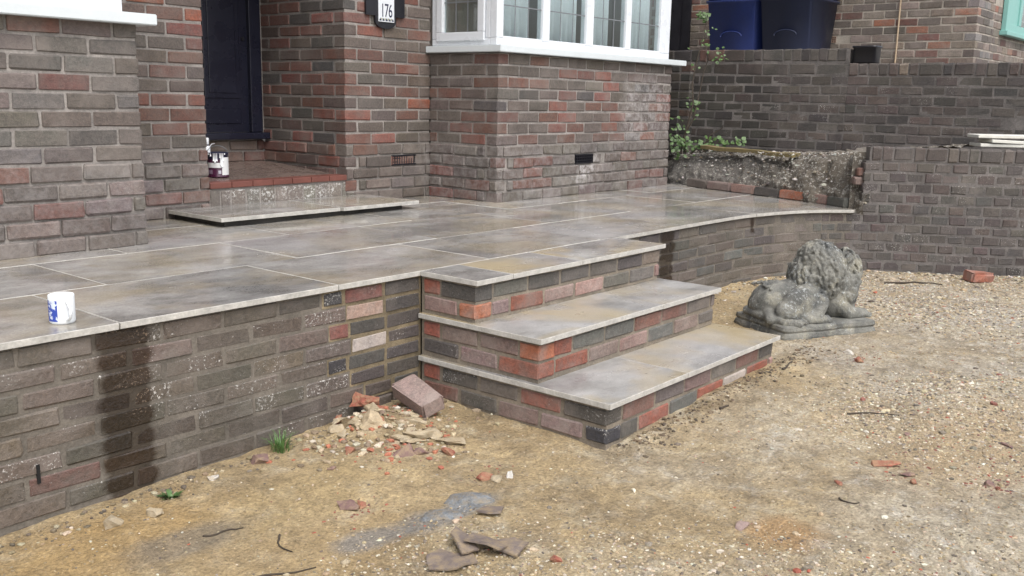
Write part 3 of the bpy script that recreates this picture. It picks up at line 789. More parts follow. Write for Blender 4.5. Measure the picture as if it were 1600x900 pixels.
def build_house():
    h = empty('house', (2.0, 3.0, 0), 'brown and red brick house with white bay windows and dark blue door', 'house')
    off = h.location.copy()
    def hb(name, lo, hi, mat, parent=h, bevel=0.0):
        o2 = parent_loc(parent); lo = tuple(Vector(lo)-o2); hi = tuple(Vector(hi)-o2)
        return box_obj(name, lo, hi, mat, parent, bevel)
    TOPV = DPC+8*GA_H                              # 1.536 = underside of the sills
    # left bay: s from its right corner (-0.42) leftwards
    house_wall(h, 'bay_wall', (-.421, YL), (-1, 0), (0, -1), 2.6, TOPV, 101, HPALG, corner0=False)
    # front wall between left bay and porch: from the porch corner leftwards
    ZT = DPC+15*GA_H                               # 2.075
    house_wall(h, 'front_wall', (.400, YF), (-1, 0), (0, -1), .83, ZT, 111, HPALR, corner0=False)
    # pier: face towards the garden
    vx0, vx1 = 1.838, 2.063
    vent = lambda s, z, e0, e1: DPC-2*GA_H < z < DPC-GA_H and e1 > 1.427+.0 and (1.427+e0 < vx1-.02 and 1.427+e1 > vx0+.02)
    def fix_vent(w, at0, s0, s1, seed):
        pass
    w = house_wall(h, 'front_wall', (1.427, YF), (1, 0), (0, -1), .785, ZT, 121, HPALR, skip=vent)
    air_brick(w, ((vx0+vx1)/2, YF-.004, DPC-1.5*GA_H), (1, 0), (0, -1))
    r = random.Random(5)
    for (x0, x1) in ((1.66, vx0-.008), (vx1+.008, 2.20)):
        put_brick(w, BS_R2, ((x0+x1)/2, YF-.007, DPC-1.5*GA_H), (1, 0), (0, -1), x1-x0-.004, .066, GRY, .3, r)
    # porch side wall (faces -X)
    house_wall(h, 'porch_wall', (1.427, YF), (0, 1), (-1, 0), .88, ZT, 131, [(RBR, 4), ((.105, .075, .065), 4), (DGR, 2), (RED, 1.5)], flip=True, low=[(RBR, 3), ((.11, .075, .065), 3), (RED, 1)])
    # porch back wall, either side of and below the door
    YD = 2.995
    house_wall(h, 'porch_wall', (1.427, YD), (-1, 0), (0, -1), 1.03, .919, 141, [(TAN, 1), (RBR, 2)], corner0=False, low=[((.16, .11, .085), 2), (TAN, 2), (RBR, 1)])
    box = hb('porch_wall', (1.405, YD-.004, .92), (1.427, YD+.1, 2.6), M_HOUSE)
    lay(box, BS_H, straight((1.34, YD-.008), (1, 0), (0, -1)), 0, .085, DPC, 15, GA_H, .012, [(RBR, 1), (RED, 1), (GRY, 1)], 145)
    # left inner porch wall (faces +X, out of sight) and ceiling
    hb('porch_wall', (.29, YF+.115, .5), (.395, YD+.1, 2.6), BRICKTEX)
    hb('porch_ceiling', (.29, YF+.12, 2.45), (1.53, YD+.1, 2.55), ROOM)
    # porch floor: sloped slab with red tile nosing and flaking painted riser
    bm = bmesh.new()
    for lo, hi in (((.395, YF+.045, .56), (1.43, YD+.02, .722)),): vs = add_box(bm, lo, hi)
    for v in bm.verts:
        if v.co.z > .7 and v.co.y > 2.5: v.co.z = .772
    bmesh.ops.translate(bm, verts=bm.verts, vec=-off)
    fl = link('porch_floor', me_from(bm, 'porch_floor'), PORCH, h)
    for i in range(7):
        x0 = .402+i*(1.427-.402)/7; x1 = .402+(i+1)*(1.427-.402)/7
        hb('nosing_tile', (x0+.002, YF-.008, .690), (x1-.002, YF+.10, .7255), TILE_RED, h, .004)
    rs = hb('riser', (.402, YF+.006, .55), (1.427, YF+.045, .690), M_HOUSE)
    r = random.Random(77); x = .404
    while x < 1.42:
        wd = .071 if x < .5 else r.choice((.105, .215)); wd = min(wd, 1.425-x)
        put_brick(rs, brick_set(B_FLAKE, 1.4), (x+wd/2, YF+.002, .622), (1, 0), (0, -1), wd-.006, .128, (.16, .14, .12), .9, r); x += wd
    # door: sill, frame, leaf with raised panels
    d = hb('door', (.52, YD-.01, .972), (1.302, YD+.035, 2.42), DOORB)
    for (z0, z1) in ((1.20, 2.25),):
        for (x0, x1) in ((.60, .88), (.955, 1.235)):
            hb('door_panel', (x0, YD-.017, z0), (x1, YD-.0101, z1), DOORB, d, .005)
            hb('door_panel', (x0+.035, YD-.022, z0+.035), (x1-.035, YD-.0171, z1-.035), DOORB, d, .004)
    for (x0, x1) in ((.60, .88), (.955, 1.235)): hb('door_panel', (x0, YD-.017, 1.03), (x1, YD-.0101, 1.13), DOORB, d, .005)
    fr = hb('door_frame', (1.302, YD-.03, .972), (1.404, YD+.05, 2.5), DOORB, h, .006)
    hb('door_frame', (1.30, YD-.045, .972), (1.325, YD-.0301, 2.5), DOORB, fr, .004)
    hb('door_frame', (.42, YD-.03, .972), (.518, YD+.05, 2.5), DOORB, fr, .006)
    hb('door_frame', (.52, YD-.03, 2.42), (1.30, YD+.05, 2.5), DOORB, fr, .006)
    hb('door_sill', (.40, YD-.085, .925), (1.425, YD+.03, .970), DOORB, h, .008)
    lx, lz = 1.20, 1.63
    bm = bmesh.new(); lathe(bm, [(0, .008), (.012, .008), (.014, .004), (.014, 0)], 16); bmesh.ops.rotate(bm, verts=bm.verts, matrix=Matrix.Rotation(rad(90), 3, 'X'))
    bmesh.ops.translate(bm, verts=bm.verts, vec=Vector((1.268, YD-.0102, 1.60))-off); link('door_lock', me_from(bm, 'door_lock'), BLACK, d)
    # right bay: side (faces -X) and front
    XB0, XB1 = 2.205, 4.462
    house_wall(h, 'bay_wall', (XB0, YB), (0, 1), (-1, 0), YF-YB-.0, TOPV, 151, HPAL, flip=True)
    bvx0, bvx1 = 3.108, 3.333
    w = house_wall(h, 'bay_wall', (XB0, YB), (1, 0), (0, -1), XB1-XB0, TOPV, 161, HPAL,
                   skip=lambda s, z, e0, e1: DPC-2*GA_H < z < DPC-GA_H and XB0+e0 < bvx1-.02 and XB0+e1 > bvx0+.02)
    air_brick(w, ((bvx0+bvx1)/2, YB-.004, DPC-1.5*GA_H), (1, 0), (0, -1))
    r = random.Random(6)
    for (x0, x1) in ((2.99, bvx0-.008), (bvx1+.008, 3.44)):
        put_brick(w, BS_R2, ((x0+x1)/2, YB-.007, DPC-1.5*GA_H), (1, 0), (0, -1), x1-x0-.004, .066, GRY, .5, r)
    # smear of pale cement under the air brick
    # sills
    sl = bmesh.new()
    def sill(pts, z0, z1):
        bm = bmesh.new(); prism(bm, [(x-off.x, y-off.y) for x, y in pts], z0, z1)
        bmesh.ops.bevel(bm, geom=list(bm.edges), offset=.004, segments=2, affect='EDGES'); return me_from(bm, 'window_sill')
    # windows -------------------------------------------------
    ZS, ZH = 1.588, 2.75                           # frame bottom and head
    def frame_bar(parent, name, lo, hi, bev=.006): return hb(name, lo, hi, WHITE_PVC, parent, bev)
    def window(parent, lights, axis, fixed, out, zb, name_bottom=.045, sash=()):
        """lights: list of (u0,u1) glass extents along axis; fixed: face coordinate; out: +-1 outward sign on the other axis"""
        us = [l[0] for l in lights]+[lights[-1][1]]
        def B(u0, u1, d0, d1, z0, z1):
            a, b = fixed+out*d0, fixed+out*d1
            lo_, hi_ = min(a, b), max(a, b)
            return ((u0, lo_, z0), (u1, hi_, z1)) if axis == 'x' else ((lo_, u0, z0), (hi_, u1, z1))
        first, last = lights[0][0], lights[-1][1]
        return B
    # front of the right bay
    win = frame_bar(h, 'window', (2.222, YB+.035, ZS), (4.455, YB+.095, ZS+.048))
    lights = [(2.292, 2.722), (2.800, 3.250), (3.340, 3.785), (3.857, 4.30)]
    edges = [(2.222, 2.292), (2.722, 2.800), (3.250, 3.340), (3.785, 3.857), (4.30, 4.455)]
    for (a, b) in edges: frame_bar(win, 'mullion', (a, YB+.0352, ZS+.0481), (b, YB+.094, ZH))
    frame_bar(win, 'window_head', (2.222, YB+.034, ZH), (4.455, YB+.095, ZH+.07))
    for (a, b) in lights:
        p = hb('pane', (a, YB+.058, ZS+.048), (b, YB+.064, ZH), GLASS, win)
        for k in (1, 2): u = a+(b-a)*k/3; hb('lead_strip', (u-.004, YB+.0555, ZS+.048), (u+.004, YB+.0578, ZH), LEAD, win)
        for k in range(5): z = ZS+.048+.215+k*.24; hb('lead_strip', (a, YB+.0552, z-.004), (b, YB+.0576, z+.004), LEAD, win)
        hb('glazing_bead', (a, YB+.044, ZS+.0482), (b, YB+.0565, ZS+.062), WHITE_PVC, win, .003)
    # return (side) light with an opening sash
    sidew = frame_bar(h, 'window', (2.2225, YB+.096, ZS), (2.282, YF-.004, ZS+.045))
    frame_bar(sidew, 'mullion', (2.2224, YF-.05, ZS+.0452), (2.281, YF-.004, ZH))
    frame_bar(sidew, 'mullion', (2.2226, YB+.0961, ZS+.0452), (2.281, YB+.135, ZH))
    frame_bar(sidew, 'window_head', (2.222, YB+.096, ZH), (2.282, YF-.004, ZH+.07))
    frame_bar(sidew, 'sash', (2.208, YB+.14, ZS+.03), (2.265, YF-.055, ZS+.088))
    frame_bar(sidew, 'sash', (2.2082, YB+.14, ZS+.0882), (2.265, YB+.198, ZH-.01)); frame_bar(sidew, 'sash', (2.2082, YF-.112, ZS+.0882), (2.265, YF-.055, ZH-.01))
    hb('pane', (2.235, YB+.198, ZS+.088), (2.241, YF-.112, ZH), GLASS, sidew)
    for k in (1, 2): u = YB+.198+(YF-.112-YB-.198)*k/3; hb('lead_strip', (2.2318, u-.004, ZS+.088), (2.2345, u+.004, ZH), LEAD, sidew)
    for k in range(4): z = ZS+.088+.2+k*.24; hb('lead_strip', (2.2316, YB+.198, z-.004), (2.2343, YF-.112, z+.004), LEAD, sidew)
    link('window_sill', sill([(XB0-.045, YF-.001), (XB0-.045, YB-.055), (4.60, YB-.055), (4.60, YB+.10), (XB0+.2, YB+.10), (XB0+.2, YF-.001)], TOPV+.004, ZS-.004), SILL_W, h)
    # left bay window
    lw = frame_bar(h, 'window', (-2.8, YL+.035, ZS-.012), (-.462, YL+.10, ZS+.055))
    for (a, b) in ((-.535, -.462), (-1.16, -1.09), (-1.8, -1.73)): frame_bar(lw, 'mullion', (a, YL+.0352, ZS+.0552), (b, YL+.099, ZH))
    frame_bar(lw, 'window_head', (-2.8, YL+.034, ZH), (-.462, YL+.10, ZH+.07))
    for (a, b) in ((-1.09, -.535), (-1.73, -1.16), (-2.4, -1.8)):
        hb('pane', (a, YL+.06, ZS+.055), (b, YL+.066, ZH), GLASS, lw)
        hb('sash', (a, YL+.022, ZS+.0553), (b, YL+.075, ZS+.085), WHITE_PVC, lw, .005)
    link('window_sill', sill([(-2.8, YL+.11), (-2.8, YL-.06), (-.352, YL-.06), (-.352, YL+.11)], TOPV-.012, ZS-.016), SILL_W, h)
    # left bay flank above sill, upper storeys, party walls: out of the picture, but they shade the porch and show in the wet paving
    hb('upper_wall', (-.455, YL+.115, 1.6), (-.425, YF+.1, 2.75), WHITE_PVC)
    hb('upper_wall', (-3.2, YL-.03, ZH+.07), (-.40, YF+.3, 5.6), BRICKTEX)
    hb('upper_wall', (-.3999, YF-.001, 2.45), (2.2, YF+.119, 5.6), BRICKTEX)
    for (a, b) in ((-.42, .400), (1.427, 2.21)): hb('upper_wall', (a+.006, YF+.0065, ZT+.0005), (b-.006, YF+.119, 2.449), BRICKTEX)
    hb('upper_wall', (2.2001, YB-.03, ZH+.07), (4.52, YF+.3, 5.6), BRICKTEX)
    hb('upper_wall', (4.462-.11, YB+.115, .4), (4.455, 6.0, 5.5), BRICKTEX)
    hb('roof', (-3.4, .95, 5.6), (4.7, 7.0, 5.75), SLATE)
    # rooms behind the glass
    def room(x0, x1, y0, y1, z0, z1):
        bm = bmesh.new(); add_box(bm, (x0, y1, z0), (x1, y1+.05, z1)); add_box(bm, (x0-.05, y0, z0), (x0, y1, z1)); add_box(bm, (x1, y0, z0), (x1+.05, y1, z1)); add_box(bm, (x0, y0, z0-.05), (x1, y1, z0)); add_box(bm, (x0, y0, z1), (x1, y1, z1+.05))
        bmesh.ops.translate(bm, verts=bm.verts, vec=-off); return link('room_interior', me_from(bm, 'room_interior'), ROOM, h)
    room(2.30, 4.34, YB+.16, 4.6, 1.0, 2.80); room(-2.75, -.56, YL+.15, 4.6, 1.0, 2.80)
    # folded curtains
    def curtain(x0, x1, y, z0, z1, seed, amp=.018):
        r = random.Random(seed); bm = bmesh.new(); n = 60; ra = []
        for i in range(n+1):
            u = i/n; x = x0+(x1-x0)*u; yy = y+amp*math.sin(u*(x1-x0)*72+seed)+amp*.5*math.sin(u*(x1-x0)*31+2*seed)
            ra.append((bm.verts.new((x-off.x, yy-off.y, z0)), bm.verts.new((x-off.x, yy-off.y, z1))))
        for a, b in zip(ra, ra[1:]): bm.faces.new((a[0], b[0], b[1], a[1]))
        o = link('curtain', me_from(bm, 'curtain', True), CURT, h)
        sm = o.modifiers.new('thick', 'SOLIDIFY'); sm.thickness = .004
    curtain(2.31, 2.68, YB+.125, ZS-.02, 2.7, 1); curtain(2.82, 3.24, YB+.13, ZS-.02, 2.7, 2); curtain(3.35, 3.68, YB+.125, ZS-.02, 2.7, 3); curtain(3.88, 4.29, YB+.125, ZS-.02, 2.7, 4)
    return h
HOUSE = build_house()

def build_plaque():
    cx, y = 1.768, YF
    t = empty('house_number_plaque', (cx, y, 1.70), 'black plaque with white number tile 176 on the brick pier', 'sign')
    pts = []
    w, wt, zb = .172, .092, -.018
    # wings, then a rounded tab below
    out = [(-w, .20), (-w, .055), (-wt, .055), (-wt, .02)]
    for k in range(0, 13):
        a = math.pi+math.pi*k/12; out.append((wt*math.cos(a), .02+.045*math.sin(a)))
    out += [(wt, .055), (w, .055), (w, .20), (wt, .20), (wt, .245), (-wt, .245), (-wt, .20)]
    bm = bmesh.new(); b = [bm.verts.new((x, -.004, z)) for x, z in out]; f = [bm.verts.new((x, -.020, z)) for x, z in out]
    bm.faces.new(f); bm.faces.new(b[::-1]); n = len(out)
    for i in range(n): bm.faces.new((b[i], b[(i+1) % n], f[(i+1) % n], f[i]))
    bmesh.ops.recalc_face_normals(bm, faces=bm.faces)
    link('backboard', me_from(bm, 'backboard'), BLACK, t)
    tile = box_obj('number_tile', (-.070, -.027, .018), (.070, -.0205, .205), WHITE_PVC, t, .002)
    navy = mat_plain('navy_glaze', (.012, .014, .05), .3, .1, 10)
    cu = bpy.data.curves.new('digits', 'FONT'); cu.body = '176'; cu.size = .122; cu.align_x = 'CENTER'; cu.extrude = .0008; cu.space_character = .92
    tmp = bpy.data.objects.new('tmp', cu); C.objects.link(tmp); dg = bpy.context.evaluated_depsgraph_get()
    me = bpy.data.meshes.new_from_object(tmp.evaluated_get(dg)); bpy.data.objects.remove(tmp)
    o = link('digits', me, None, tile); me.materials.clear(); me.materials.append(navy)
    o.rotation_euler = (rad(90), 0, 0); o.scale = (.62, 1, 1); o.location = (0, -.0278, .050)
    olive = mat_plain('olive_glaze', (.20, .20, .05), .35, .1, 10)
    bm = bmesh.new()
    for k in range(5):
        x = -.056+k*.028
        for z0, sg in ((.024, 1), (.199, -1)):
            bm.faces.new([bm.verts.new(v) for v in ((x-.011, -.0276, z0), (x+.011, -.0276, z0), (x, -.0276, z0+sg*.020))])
    bmesh.ops.recalc_face_normals(bm, faces=bm.faces)
    link('border_pattern', me_from(bm, 'border_pattern'), navy, tile)
    bm = bmesh.new()
    for k in range(4):
        x = -.042+k*.028
        for z0, sg in ((.036, 1), (.187, -1)):
            bm.faces.new([bm.verts.new(v) for v in ((x-.006, -.0276, z0), (x, -.0276, z0-sg*.009), (x+.006, -.0276, z0), (x, -.0276, z0+sg*.009))])
    link('border_diamonds', me_from(bm, 'border_diamonds'), olive, tile)
build_plaque()

# ------------------------------------------------------------------ low step in front of the porch
def build_low_step():
    t = empty('porch_step', (.8, 1.85, PATIO), 'low step of two pale edged slabs below the porch, overhanging dark mortar bed', 'step')
    r = random.Random(61); zt = .592
    bm = bmesh.new(); add_box(bm, (.17-.8, 1.635-1.85, .0005), (1.47-.8, 2.105-1.85, zt-.022-PATIO))
    bmesh.ops.subdivide_edges(bm, edges=list(bm.edges), cuts=10, use_grid_fill=True)
    for v in bm.verts:
        if v.co.z < .03: v.co += Vector((0, noise.noise((v.co.x*9, v.co.y*9, 1))*.012, 0))
    link('mortar_bed', me_from(bm, 'mortar_bed'), mat_mortar('dark_bed', (.055, .05, .045), var=.5), t)
    slab_obj('slab', rect(.128, .932, 1.595, 2.10), zt, .021, t, r); slab_obj('slab', rect(.94, 1.56, 1.575, 2.10), zt, .021, t, r)
build_low_step()

# ------------------------------------------------------------------ mug, paint tin, brush
def build_mug():
    t = empty('mug', (-1.413, .127, PATIO), 'white mug with blue picture standing on the patio edge', 'mug', rz=0)
    WH = mat_plain('white_glaze', (.80, .83, .85), .12, .02, 8, .01)
    R, H = .0375, .088
    bm = bmesh.new(); lathe(bm, [(0, .004), (R-.006, .0), (R-.002, .002), (R, .008), (R, H-.003), (R-.001, H), (R-.003, H), (R-.0045, H-.003), (R-.0045, .008), (0, .007)], 40)
    bmesh.ops.remove_doubles(bm, verts=bm.verts, dist=1e-5)
    link('cup', me_from(bm, 'cup', True), WH, t)
    # view direction from mug towards camera; the handle points that way, a little to the right
    v = Vector((-2.729+1.413, -2.716-.127, 0)).normalized(); sde = Vector((-v.y, v.x, 0))
    hd = (v*.93+sde*.36).normalized()
    bm = bmesh.new(); pts = []
    for k in range(13):
        a = -math.pi/2+math.pi*k/12; pts.append(hd*(R-.004+.030*math.cos(a))+Vector((0, 0, .044+.029*math.sin(a))))
    tube(bm, pts, .0055, 10); link('handle', me_from(bm, 'handle', True), WH, t)
    # blue picture: a curved print just proud of the glaze
    BL = NT('blue_print'); p = BL.objco(); nn = BL.noise(p, 42, 3, .6, .3)
    BLm = BL.done(BL.mix(BL.ramp(nn, .52, .58), (.035, .07, .36), (.62, .68, .80)), .15)
    a0 = math.atan2(v.y, v.x); bm = bmesh.new(); prev = None
    for k in range(15):
        a = a0-rad(20)-rad(84)*k/14; R2 = R+.0004
        cur = (bm.verts.new((R2*math.cos(a), R2*math.sin(a), .010)), bm.verts.new((R2*math.cos(a), R2*math.sin(a), .074)))
        if prev: bm.faces.new((cur[0], prev[0], prev[1], cur[1]))
        prev = cur
    bmesh.ops.recalc_face_normals(bm, faces=bm.faces)
    link('blue_picture', me_from(bm, 'blue_picture', True), BLm, t)
build_mug()
def build_tin():
    x, y, z = .625, 2.36, .7345
    t = empty('paint_tin', (x, y, z), 'dark purple paint tin with white label and white drips in the porch', 'paint tin')
    MAR = mat_plain('maroon_print', (.055, .012, .035), .3, .2, 15, .05); NAV = mat_plain('navy_rim', (.018, .02, .045), .3, .2, 15, .05)
    LAB = mat_plain('white_label', (.68, .69, .68), .5, .05, 20, .05); DRIP = mat_plain('white_gloss_paint', (.78, .80, .82), .2, .04, 20, .05)
    R, H = .064, .148
    bm = bmesh.new(); lathe(bm, [(0, .0), (R-.003, .0), (R, .003), (R, .006), (R-.002, .009), (R-.002, H-.04), ], 36); link('can_body', me_from(bm, 'can_body', True), MAR, t)
    bm = bmesh.new(); lathe(bm, [(R-.002, H-.04), (R-.002, H-.012), (R+.002, H-.008), (R+.002, H-.002), (R-.002, H), (R-.008, H), (R-.010, H-.012), (0, H-.014)], 36); link('can_rim', me_from(bm, 'can_rim', True), NAV, t)
    v = math.atan2(-2.716-y, -2.729-x)
    def patch(name, a0, a1, z0, z1, mat, r2=.0008, parent=t):
        bm = bmesh.new(); prev = None
        for k in range(13):
            a = v+rad(a0+(a1-a0)*k/12); R2 = R-.002+r2
            cur = (bm.verts.new((R2*math.cos(a), R2*math.sin(a), z0)), bm.verts.new((R2*math.cos(a), R2*math.sin(a), z1)))
            if prev: bm.faces.new((prev[0], cur[0], cur[1], prev[1]))
            prev = cur
        return link(name, me_from(bm, name, True), mat, parent)
    patch('label', 22, 110, .014, H-.028, LAB); patch('label', -100, 22, .058, .088, LAB)
    patch('label', 2, 17, .022, .042, mat_plain('pale_mark', (.42, .42, .47), .5, .1, 20)); patch('label', -60, -30, .020, .045, mat_plain('mauve_mark', (.22, .16, .22), .5, .5, 60))
    rr = random.Random(4); bm = bmesh.new()
    for a, ln in ((-38, .022), (-22, .05), (-14, .058), (-5, .05), (12, .03), (16, .075), (22, .085), (26, .05), (-52, .012), (38, .01)):
        aa = v+rad(a); c = Vector((math.cos(aa), math.sin(aa), 0))*(R+.0005)
        w = rr.uniform(.004, .007)
        tube(bm, [c+Vector((0, 0, H-.002)), c+Vector((0, 0, H-ln*.6)), c+Vector((0, 0, H-ln))], [w, w*.8, w*1.1], 6)
    link('paint_drips', me_from(bm, 'paint_drips', True), DRIP, t)
    bm = bmesh.new()
    u = Vector((math.cos(v+math.pi/2), math.sin(v+math.pi/2), 0))
    pts = [u*(R+.002)*math.cos(a)+Vector((0, 0, H-.02+.06*math.sin(a))) for a in [math.pi*k/12 for k in range(13)]]
    tube(bm, pts, .0018, 5); link('bail_handle', me_from(bm, 'bail_handle', True), LEAD, t)
    # white bottle with a bent nozzle standing behind the tin
    b = empty('sealant_bottle', (.592, 2.42, .7375), 'slim white bottle with bent spout behind the paint tin in the porch', 'bottle')
    bm = bmesh.new(); lathe(bm, [(0, 0), (.020, 0), (.021, .004), (.021, .165), (.014, .178), (.012, .182)], 20); link('bottle_body', me_from(bm, 'bottle_body', True), DRIP, b)
    bm = bmesh.new(); lathe(bm, [(.012, .182), (.012, .19)], 14); link('collar', me_from(bm, 'collar', True), NAV, b)
    bm = bmesh.new(); lathe(bm, [(.0125, .19), (.014, .192), (.014, .228), (.010, .230), (0, .230)], 16); link('cap', me_from(bm, 'cap', True), DRIP, b)
    bm = bmesh.new(); w = Vector((.77, -.64, 0)); tube(bm, [w*.012+Vector((0, 0, .17)), w*.03+Vector((0, 0, .192)), w*.048+Vector((0, 0, .196))], .003, 6); link('spout', me_from(bm, 'spout', True), DRIP, b)
build_tin()

# ------------------------------------------------------------------ bank, edging bricks, planter
def build_bank():
    A, B = Vector((4.76, 1.71)), Vector((3.85, -.47)); d = (B-A); ln = d.length; d = d/ln; n = Vector((-d.y, d.x))   # n points back (towards +X)
    if n.x < 0: n = -n
    nu, prof = 150, []
    bm = bmesh.new(); rows = []
    for i in range(nu+1):
        u = i/nu; base = A+d*ln*u
        top = (.775+.05*min(1, u*2)) if u < .55 else .825+.11*((u-.55)/.45)
        steep = .10+.14*u
        P = [(-.03, .50), (-.02, .57), (.0, .64), (steep*.35, .71), (steep*.6, top-.06), (steep*.85, top-.02), (steep+.03, top), (steep+.12, top+.012), (.35, top+.02), (.55, top+.03), (.75, top+.03), (1.1, top+.035)]
        row = []
        Q = []
        for (a, b), (c, e) in zip(P, P[1:]):
            for k in range(6): Q.append((a+(c-a)*k/6, b+(e-b)*k/6))
        Q.append(P[-1])
        for (w, z) in Q:
            p = base+n*w
            q = Vector((p.x, p.y, z))
            k = .8 if u < .4 else 1.5
            disp = noise.noise(q*6)*.028*k+noise.noise(q*15)*.020*k+noise.noise(q*34)*.013+noise.noise(q*75)*.007
            q += Vector((-n.x, -n.y, .6))*disp
            row.append(bm.verts.new(q))
        rows.append(row)
    for a, b in zip(rows, rows[1:]):
        for k in range(len(a)-1): bm.faces.new((a[k], a[k+1], b[k+1], b[k]))
    bmesh.ops.recalc_face_normals(bm, faces=bm.faces)
    o = struct(link('soil_bank', me_from(bm, 'soil_bank', True), SOIL)); o['label'] = 'cut bank of stony earth and old concrete beside the bay'
    r = random.Random(9); items = []
    for _ in range(2200):
        u = r.random(); base = A+d*ln*u; face = r.random() < .55
        w = r.uniform(-.02, .10) if face else r.uniform(.05, .5)
        top = (.80+.05*min(1, u*2)) if u < .55 else .85+.06*((u-.55)/.45)
        z = (.55+(top-.55)*min(1, max(0, (w+.02)/.10))+r.uniform(-.02, .01)) if face else top+r.uniform(.005, .018)
        p = base+n*w; s = .003+.009*r.random()**2.5+(.010 if r.random() < .04 else 0)
        items.append((p.x, p.y, z, s, jitcol(r.choice(((.56, .54, .50), (.40, .38, .34), (.24, .21, .17), (.13, .115, .10), (.16, .13, .09))), r, .2)))
    s = stones_mesh('bank_stones', items, STONES, 6); s['kind'] = 'stuff'; s['label'] = 'pale flints and pebbles in the cut earth bank'
    # soil behind the curved wall
    bm = bmesh.new(); poly = [path_at(S_A+(S_END-S_A)*i/24, -.09)[0] for i in range(25)]+[(5.3, -3.2), (5.12, -1.6), (5.0, -.05), (4.5, -.12)]
    prism(bm, poly, .5, LEDGE-.045); p = struct(link('planter_soil', me_from(bm, 'planter_soil'), SOIL)); p['label'] = 'soil filling the planter behind the curved wall'
build_bank()

def loose_brick(name, loc, rz, col, label, dims=(.215, .1025, .065), rot=(0, 0), mat=None, group=None, bev=.006, seed=0, cat='brick', alpha=.4, jit=.003):
    bm = bmesh.new(); r = random.Random(seed); l, w, hh = dims; add_box(bm, (-l/2, -w/2, -hh/2), (l/2, w/2, hh/2))
    bmesh.ops.bevel(bm, geom=list(bm.edges), offset=bev, segments=2, affect='EDGES')
    for v in bm.verts: v.co += Vector((r.uniform(-jit, jit), r.uniform(-jit, jit), r.uniform(-jit, jit)))
    o = link(name, me_from(bm, name), mat or B_STEP); o.location = loc; o.rotation_euler = (rot[0], rot[1], rz); o.color = (*col, alpha)
    return tag(o, label, cat, group)
def build_edging():
    P = [(4.475, 1.30), (4.37, 1.06), (4.30, .80), (4.22, .56), (4.15, .32), (4.06, .08), (3.95, -.13), (3.845, -.30)]
    cols = [(GRY, 'grey brown edging brick nearest the bay, first of the row at the bank'), (MAU, 'mauve grey edging brick, second from the bay along the bank'), (PNK, 'pinkish red edging brick, third from the bay along the bank'),
            (DGR, 'dark greenish grey edging brick, middle of the row along the bank'), ((.34, .115, .06), 'bright orange red edging brick with open frog, laid skewed'), (PNK, 'pale pink red edging brick next to the end of the row'), (GRN, 'mossy green grey edging brick at the outer patio corner')]
    for i, ((a, b), (c, lab)) in enumerate(zip(zip(P, P[1:]), cols)):
        a, b = Vector(a), Vector(b); m = (a+b)/2; dd = b-a; ang = math.atan2(dd.y, dd.x)
        n = Vector((-dd.y, dd.x)).normalized()
        if n.x < 0: n = -n
        if i == 4: ang += .05
        m2 = m+n*.05
        loose_brick('edging_brick', (m2.x, m2.y, PATIO+.0335), ang, c, lab, (min(.235, dd.length-.010), .1, .064), (0, 0), None, 'edging bricks along the bank', .006, 90+i)
build_edging()

def build_plank():
    a, b = Vector((4.68, 1.25)), Vector((4.33, .28)); m = (a+b)/2; ang = math.atan2((b-a).y, (b-a).x)
    bm = bmesh.new(); L = (b-a).length; add_box(bm, (-L/2, -.05, -.014), (L/2, .05, .014))
    bmesh.ops.subdivide_edges(bm, edges=[e for e in bm.edges if abs(e.verts[0].co.x-e.verts[1].co.x) > .5], cuts=14)
    for v in bm.verts: v.co += Vector((0, noise.noise(v.co*6)*.008, noise.noise(v.co*5+Vector((3, 0, 0)))*.008))
    o = link('plank', me_from(bm, 'plank'), WOODG); o.location = (m.x, m.y, .862); o.rotation_euler = (.02, .01, ang)
    tag(o, 'mossy yellow brown timber plank lying on the earth bank', 'plank')
build_plank()

